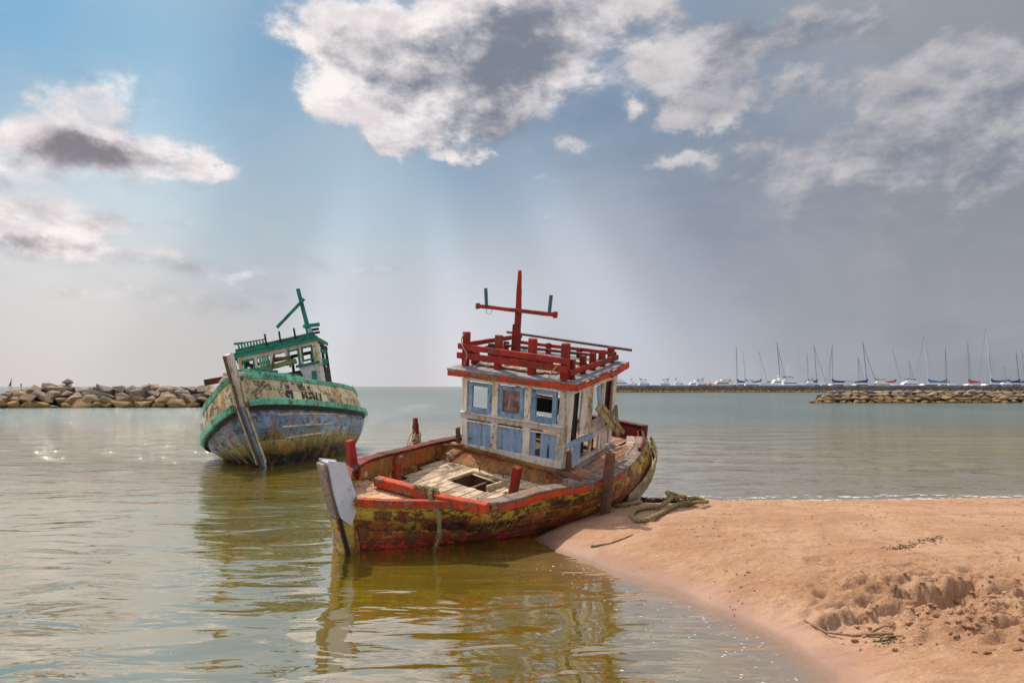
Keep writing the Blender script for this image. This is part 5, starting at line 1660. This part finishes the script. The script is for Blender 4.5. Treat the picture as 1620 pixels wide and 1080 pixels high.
# far away on the left horizon
Y = 900
r = tag(empty('sailboat', Matrix.Translation((MX(19, Y), Y, 0))), 'tiny distant sailboat on the horizon above the left breakwater', 'sailboat')
boat_hull(6, 2.2, 1.4, 'hull', M['gel'], r)
q = MB(); q.tube([(.4, 0, 1.5), (.4, 0, 14)], .12, 6); q.build('mast', M['mast_grey'], r)
q = MB(); q.slab([(.3, 0, 2.5), (-3.6, 0, 2.6), (-1.6, .1, 7), (.3, 0, 13.5)], .05, (0, 1, 0)); q.build('sail', M['canvas_grey'], r)
for px_, lab_ in ((35, 'small dark channel marker on the horizon near the tiny sailboat'), (238, 'small dark channel marker above the right part of the left breakwater')):
    q = MB(); q.tube([(0, 0, 0), (0, 0, 2.6)], .25, 8); q.tube([(0, 0, 2.6), (0, 0, 3.8), (0, 0, 4.6)], [.2, .5, .1], 8)
    tag(q.build('channel_marker', M['dark'], matrix=Matrix.Translation((MX(px_, 500), 500, 0))), lab_, 'channel marker')

# ------------------------------------------------------------------ ropes
SH = lambda x, y: float(sand_h(np.array([x]), np.array([y]))[0])


def on_sand(pts, lift):
    return [(x, y, SH(x, y) + lift + (e[0] if e else 0)) for (x, y, *e) in pts]


q = MB(seed=400)
rope_mesh(q, on_sand([(3.32, 12.35, .03), (3.12, 12.15), (2.93, 12.1, .02), (2.68, 11.72), (2.39, 11.20), (2.16, 10.95), (2.0, 10.98), (1.96, 11.31), (2.1, 11.66), (2.32, 11.87), (2.52, 11.82, .02), (2.72, 12.0, .10), (2.86, 12.35, .12), (2.80, 12.7, .06)], .04), .038, fray=8)
rope_mesh(q, on_sand([(2.78, 12.3, .06), (2.95, 12.15, .13), (3.10, 12.35, .10), (3.0, 12.6, .14), (2.82, 12.55, .18), (2.80, 12.3, .14), (2.95, 12.25, .05)], .045), .036, fray=6)
rope_mesh(q, on_sand([(2.95, 12.2, .04), (3.2, 12.05, .05), (3.45, 12.2, .03), (3.3, 12.35, .10), (3.12, 12.2, .10)], .04), .034, fray=10)
tag(q.build('rope', M['rope'], smooth=True), 'thick olive rope lying in a long loop and knot on the sand', 'rope')
q = MB(seed=401); rope_mesh(q, on_sand([(1.90, 12.75), (2.0, 12.60), (2.15, 12.62), (2.32, 12.75), (2.38, 12.95)], .03), .035)
tag(q.build('rope', M['rope'], smooth=True), 'short curve of rope on the sand against the boat planking', 'rope')
q = MB(seed=402)
lw = lambda pts: [tuple(POSE1 @ Vector(p)) for p in pts]
rope_mesh(q, lw([(2.90, .30, .24), (2.84, .58, .25), (2.80, .68, .22), (2.88, .76, .06), (2.90, .84, -.06), (2.86, .82, -.30), (2.82, .78, -.44)]), .034, fray=12)
rope_mesh(q, lw([(2.72, .55, .20), (2.76, .66, .24), (2.84, .74, .14), (2.93, .78, .02), (2.88, .82, -.2), (2.80, .74, -.52), (2.81, .70, -.64)]), .026, fray=14)
rope_mesh(q, lw([(2.72, .70, .12), (2.80, .62, .235), (2.92, .66, .20), (2.94, .74, .04)]), .036)
tag(q.build('rope', M['rope'], smooth=True), 'frayed olive rope hanging over the red beam and down the bow planks', 'rope')
q = MB(seed=403)
for k in range(5):
    z0 = .07 + k * .045
    rope_mesh(q, lw([(.67 + .075 * math.cos(a_ * .785) * (1 + .1 * k % .2), -1.84 + .085 * math.sin(a_ * .785), z0 + .03 * math.sin(a_ + k)) for a_ in range(9)]), .016, step=.02)
rope_mesh(q, lw([(.74, -1.80, .28), (.92, -1.72, .14), (1.05, -1.72, .05), (1.1, -1.66, .10), (.95, -1.76, .24), (.74, -1.86, .3)]), .014)
rope_mesh(q, lw([(.72, -1.88, .16), (.88, -1.80, .10), (.98, -1.74, .07), (.88, -1.72, .18), (.74, -1.80, .22)]), .014)
tag(q.build('rope', M['rope_pale'], smooth=True), 'pale rope wound round the dark post on the far side of the boat', 'rope')
q = MB(seed=404)
rope_mesh(q, lw([(.42, -1.12, -.02), (.46, -1.16, -.08), (.44, -1.10, -.14), (.50, -1.06, -.10), (.52, -1.14, -.05), (.47, -1.18, -.12), (.52, -1.12, -.20)]), .028, fray=4)
tag(q.build('rope', M['rope_pale'], smooth=True), 'small knotted rope end on the step below the cabin', 'rope')
q = MB(seed=405)
rope_mesh(q, lw([(.12, 1.02, 1.90), (.16, .95, 1.80), (.12, .85, 1.66), (.08, 1.0, 1.64), (.02, 1.18, 1.64), (.02, 1.36, 1.645)]), .012)
tag(q.build('rope', M['rope_pale'], smooth=True), 'thin rope curling over the near corner of the cabin roof', 'rope')
q = MB(seed=406)
rope_mesh(q, lw([(.08, -1.19, 2.24), (.075, -1.26, 2.12), (.13, -1.18, 2.0), (.14, -1.06, 1.86), (.12, -1.10, 1.72), (.10, -1.16, 1.63)]), .011)
tag(q.build('rope', M['rope_pale'], smooth=True), 'thin rope hanging from the tall corner post of the roof rail', 'rope')

# ------------------------------------------------------------------ things lying on the beach
M['driftwood'] = plain('driftwood', (.30, .18, .09), .9, col2=(.16, .09, .05), scale=12, bump=.4)
M['weed'] = plain('dried_weed', (.10, .085, .03), .9, col2=(.05, .05, .02), scale=20)
q = MB(seed=410); q.tube(on_sand([(1.17, 10.28), (1.28, 10.24), (1.45, 10.24), (1.62, 10.28), (1.80, 10.33)], .012), [.022, .018, .016, .013, .008], 7)
tag(q.build('stick', M['driftwood'], smooth=True), 'straight pale stick half sunk in the smooth sand below the rope', 'stick')
q = MB(seed=411); q.tube(on_sand([(2.93, 7.02), (3.05, 6.80), (3.2, 6.58), (3.34, 6.38, .02), (3.42, 6.28, .03)], .015), [.010, .013, .014, .016, .012], 6)
q.tube(on_sand([(3.30, 6.45, .02), (3.40, 6.40, .06), (3.50, 6.42, .03)], .015), [.012, .01, .006], 6)
tag(q.build('branch', M['driftwood'], smooth=True), 'long thin dark branch along the foot of the slumped sand', 'branch')


def tuft(q, x, y, n, s, g, sx=1.0):
    for _ in range(n):
        a_ = g.uniform(0, 6.28); px_ = x + g.gauss(0, s) * sx; py_ = y + g.gauss(0, s) * .7
        z = SH(px_, py_)
        l_ = g.uniform(.012, .045)
        q.tube([(px_, py_, z + .002), (px_ + math.cos(a_) * l_ * .6, py_ + math.sin(a_) * l_ * .6, z + g.uniform(.003, .014)), (px_ + math.cos(a_ + .5) * l_, py_ + math.sin(a_ + .5) * l_, z + .004)], [.003, .0045, .0015], 4)


g = random.Random(9)
q = MB(seed=412)
tuft(q, 3.38, 6.25, 60, .07, g); q.tube(on_sand([(3.24, 6.30), (3.36, 6.27), (3.45, 6.30)], .006), .006, 5)
tag(q.build('seaweed_clump', M['weed']), 'dark clump of weed and roots at the end of the thin branch', 'seaweed', kind='stuff')
q = MB(seed=413)
for k in range(9): tuft(q, 4.80 + k * .12, 8.75 + k * .085, 26, .07, g)
for k in range(6): tuft(q, 5.9 + k * .13, 8.1 + .08 * math.sin(k * 2), 5, .08, g)
for k in range(70): tuft(q, g.uniform(1.6, 9.5), g.uniform(7.6, 12.8), g.randint(1, 4), .05, g, 2)
for k in range(40): tuft(q, g.uniform(2.2, 12), g.uniform(12.5, 14.4), g.randint(2, 6), .08, g, 3)
tag(q.build('weed_scraps', M['weed']), 'scattered scraps of dried weed across the open sand', 'seaweed', kind='stuff')
q = MB(seed=414)
pts_ = on_sand([(2.50, 13.15), (2.62, 12.95), (2.95, 12.88), (3.25, 12.80), (3.50, 12.72)], .03)
for k in range(90):
    f = g.uniform(0, 1) * (len(pts_) - 1); i = min(int(f), len(pts_) - 2); p = Vector(pts_[i]).lerp(Vector(pts_[i + 1]), f - i)
    e = p + Vector((g.uniform(-.12, .12), g.uniform(-.06, .06), g.uniform(-.01, .07)))
    q.tube([p, (p + e) / 2 + Vector((0, 0, .02)), e], [.014, .018, .006], 5)
rope_mesh(q, pts_, .035)
tag(q.build('net_scrap', M['dark'], smooth=True), 'black tangled net scrap at the water edge behind the sand rope', 'net')
# clods knocked off the slump
cl = MB(seed=415)
for k in range(620):
    if k < 500: x, y = g.gauss(4.45, .6), g.gauss(6.65, .40)
    else: x, y = g.uniform(2.6, 8), g.uniform(6.3, 11)
    s_ = abs(g.gauss(.016, .016)) + .006
    if k >= 500: s_ *= .5
    z = SH(x, y)
    me = ROCKS[k % 12]; a_ = g.uniform(0, 6.28); ca, sa = math.cos(a_), math.sin(a_)
    cl.add([(x + (v.co.x * ca - v.co.y * sa) * s_, y + (v.co.x * sa + v.co.y * ca) * s_, z + s_ * .2 + v.co.z * s_ * .9) for v in me.vertices], [list(p.vertices) for p in me.polygons])
tag(cl.build('sand_clods', M['sand'], smooth=True), 'broken clods of damp sand round the slumped patch', 'sand clods', kind='stuff')

# foam: flecks drifting on the cove and the lace of small waves on the far shore
M['foam'] = plain('sea_foam', (.80, .80, .78), .8)
fo = MB(seed=416)


def fleck(x, y, rx, ry):
    n = 7; a0 = g.uniform(0, 6)
    z = float(water_h(np.array([x]), np.array([y]))[0]) + .004
    fo.add([(x + math.cos(a0 + k * 6.283 / n) * rx * g.uniform(.5, 1.2), y + math.sin(a0 + k * 6.283 / n) * ry * g.uniform(.5, 1.2), z) for k in range(n)], [list(range(n))])


for k in range(120):
    u = g.random(); y = 9.8 - u * 4.2; xs_ = np.interp(y, [5.5, 6.77, 7.6, 8.6, 9.7], [2.56, 2.66, 2.38, 1.84, 1.10])
    x = xs_ - .12 - abs(g.gauss(0, .55)); s_ = g.uniform(.003, .009); fleck(x, y, s_ * 2.0, s_)
for k in range(60): fleck(g.uniform(-6, 1), g.uniform(5, 13), g.uniform(.003, .01), .004)
for k in range(900):
    x = g.uniform(3.3, 17); y = 15.1 + .15 * math.sin(x * .8) + abs(g.gauss(0, .12)) + (.55 if g.random() < .25 else 0) + .1 * math.sin(x * 2.2)
    fleck(x, y, g.uniform(.03, .12), g.uniform(.008, .03))
tag(fo.build('foam', M['foam']), 'white flecks and lace of foam along the shore', 'foam', kind='stuff')
